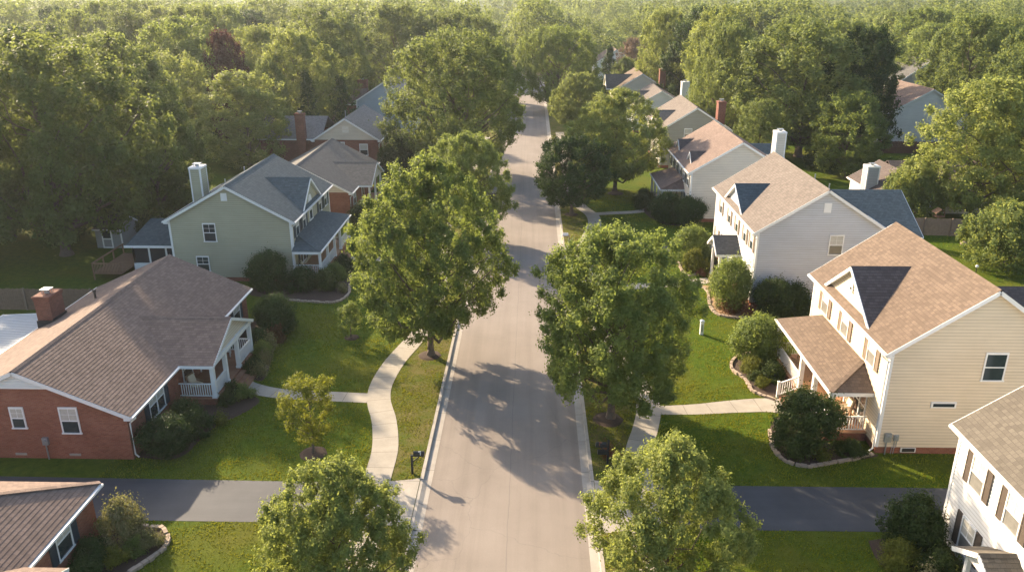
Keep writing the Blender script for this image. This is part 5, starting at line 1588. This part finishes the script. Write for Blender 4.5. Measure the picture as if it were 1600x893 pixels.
# back garden bits at the right
t = thing('wooden_stand', 'small roofed wooden stand in the back garden beyond the weathered fence', 'stand', (41.8, 80.9, 0))  # a plain weathered wooden stand with tray and roof
m = MB(); m.box((41.74, 80.84, 0), (41.86, 80.96, 1.5)); m.build('post', 'wood_weathered', t)
m = MB(); m.box((41.35, 80.5, 1.5), (42.25, 81.3, 1.56)); m.build('tray', 'wood_deck', t)
m = MB(); m.bar((41.3, 80.45, 1.95), (41.8, 80.45, 2.3), .1, .05); m.poly([(41.2, 80.4, 1.9), (41.2, 81.4, 1.9), (41.8, 81.4, 2.35), (41.8, 80.4, 2.35)]); m.poly([(42.4, 80.4, 1.9), (41.8, 80.4, 2.35), (41.8, 81.4, 2.35), (42.4, 81.4, 1.9)])
for u in (41.4, 42.2): m.box((u - .03, 80.6, 1.55), (u + .03, 80.66, 2.0))
m.build('roof', 'wood_deck', t)
t = thing('playhouse', 'little grey wooden playhouse with a steep roof behind the weathered fence', 'playhouse', (45.6, 79.9, 0))
m = MB(); m.poly([(44.9, 79.2, 0), (46.3, 79.2, 0), (46.3, 79.2, 1.1), (45.6, 79.2, 1.9), (44.9, 79.2, 1.1)]); m.poly([(44.9, 80.6, 0), (46.3, 80.6, 0), (46.3, 80.6, 1.1), (45.6, 80.6, 1.9), (44.9, 80.6, 1.1)])
m.poly([(44.9, 79.2, 0), (44.9, 80.6, 0), (44.9, 80.6, 1.1), (44.9, 79.2, 1.1)]); m.poly([(46.3, 79.2, 0), (46.3, 80.6, 0), (46.3, 80.6, 1.1), (46.3, 79.2, 1.1)]); m.build('wall', 'wood_weathered', t)
m = MB(); m.bar((44.75, 79.9, .98), (45.62, 79.9, 1.98), 1.7, .05, (-1, 0, 1)); m.bar((46.45, 79.9, .98), (45.58, 79.9, 1.985), 1.7, .05, (1, 0, 1)); m.build('roof', 'shingle_slate', t)
m = MB(); rg_ = random.Random(4)
for k in range(14):
    a = rg_.uniform(0, 6.28); q = rg_.uniform(0, .7); s = rg_.uniform(.14, .3)
    cx, cy = 42.6 + q * math.cos(a) * 1.4, 76.4 + q * math.sin(a)
    m.tube([(cx, cy, -.05), (cx, cy, s * .5), (cx + .03, cy, s)], [s * .8, s, s * .45], 7)
tag(m.build('rock_pile', 'stone'), 'little heap of tan rocks on the sunlit back lawn below the weathered fence', 'rocks')
t = thing('garden_lamp', 'small white globe lamp on a short post in the back garden at the right edge', 'garden lamp', (40.2, 69.0, 0))
m = MB(); m.tube([(38.6, 66.8, 0), (38.6, 66.8, .8)], [.04, .04], 8); m.build('post', 'metal_dark', t)
m = MB(); m.tube([(38.6, 66.8, .78), (38.6, 66.8, .82), (38.6, 66.8, .92), (38.6, 66.8, 1.0), (38.6, 66.8, 1.04)], [.05, .11, .14, .10, .03], 12); m.build('globe', 'white_paint', t)

# ---------------------------------------------------------------- grass blades on the mown lawns
def grass():
    rg = np.random.default_rng(5)
    def inside(px, py, poly):
        r = np.zeros(len(px), bool); n = len(poly)
        for i in range(n):
            (xa, ya), (xb, yb) = poly[i], poly[(i + 1) % n]
            if ya == yb: continue
            c = ((ya > py) != (yb > py)) & (px < (xb - xa) * (py - ya) / (yb - ya) + xa)
            r ^= c
        return r
    xs, ys = [], []
    for x0, x1, y0, y1, dens in ((-22, KL - .02, 25, 46, 190), (KR + .02, 30, 25, 46, 170), (-21, KL - .02, 46, 62, 110), (KR + .02, 19, 46, 62, 110),
                                 (-21, KL - .02, 62, 90, 45), (KR + .02, 19, 62, 98, 50), (24, 60, 60, 84, 14)):
        n = int((x1 - x0) * (y1 - y0) * dens)
        xs.append(rg.uniform(x0, x1, n)); ys.append(rg.uniform(y0, y1, n))
    x = np.concatenate(xs); y = np.concatenate(ys)
    ok = np.ones(len(x), bool)
    for p in AVOID: ok &= ~inside(x, y, p)
    for hh in (R0, R1, R2, R3, L0, L1, L2, L3):
        a, b = sorted((hh.fx - hh.s * .05, hh.fx + hh.s * hh.D))
        ok &= ~((x > a) & (x < b) & (y > hh.y0 - .02) & (y < hh.y1))
    for a, b, c, d in ((16.2, 18.7, 39.0, 49.5), (-20, -17.5, 63.6, 75.4), (-21.1, -18.4, 42.2, 49.3), (15, 17.4, 63.4, 66.6), (17.2, 18.7, 24.0, 27.2)):
        ok &= ~((x > a) & (x < b) & (y > c) & (y < d))
    # a patchy, clumped lawn
    cl = np.sin(x * 1.7 + np.sin(y * 1.3) * 1.5) * np.sin(y * 1.9 + np.sin(x * .9) * 1.4)
    ok &= rg.uniform(0, 1, len(x)) < .62 + .38 * cl
    x, y, cl = x[ok], y[ok], cl[ok]
    n = len(x)
    a = rg.uniform(0, 2 * np.pi, n); h = rg.uniform(.035, .085, n) * (1 + .25 * cl); w = rg.uniform(.012, .026, n) * (1 + y / 60)
    lx, ly = rg.normal(size=n) * .03, rg.normal(size=n) * .03
    z0 = np.zeros(n)
    v = np.stack([np.stack([x - np.cos(a) * w, y - np.sin(a) * w, z0], 1), np.stack([x + np.cos(a) * w, y + np.sin(a) * w, z0], 1), np.stack([x + lx, y + ly, h], 1)], 1)
    rnd = np.clip(.5 * rg.uniform(0, 1, n) + .5 * (cl * .5 + .5), 0, 1)
    o = bpy.data.objects.new('lawn_blades', mesh_from_quads('lawn_blades', v.reshape(-1, 3), n, 'grass_blade', rnd, 3))
    COL.objects.link(o); struct(o, 'stuff')
grass()

# ---------------------------------------------------------------- warm evening haze
HAZE = 0.00017
if HAZE > 0:
    m = bpy.data.materials.new('haze_air'); m.use_nodes = True
    nt = m.node_tree
    nt.nodes.remove(nt.nodes['Principled BSDF'])
    pv = nt.nodes.new('ShaderNodeVolumePrincipled')
    pv.inputs['Color'].default_value = (.86, .93, 1.0, 1)
    pv.inputs['Density'].default_value = HAZE
    pv.inputs['Anisotropy'].default_value = 0.45
    nt.links.new(pv.outputs[0], nt.nodes['Material Output'].inputs['Volume'])
    MATS['haze_air'] = m
    hz = MB(); hz.box((-2600, -100, -1.2), (2600, 4100, 26))
    struct(hz.build('haze', 'haze_air'), 'stuff')
for o in S.objects:
    if 'org' in o: del o['org']
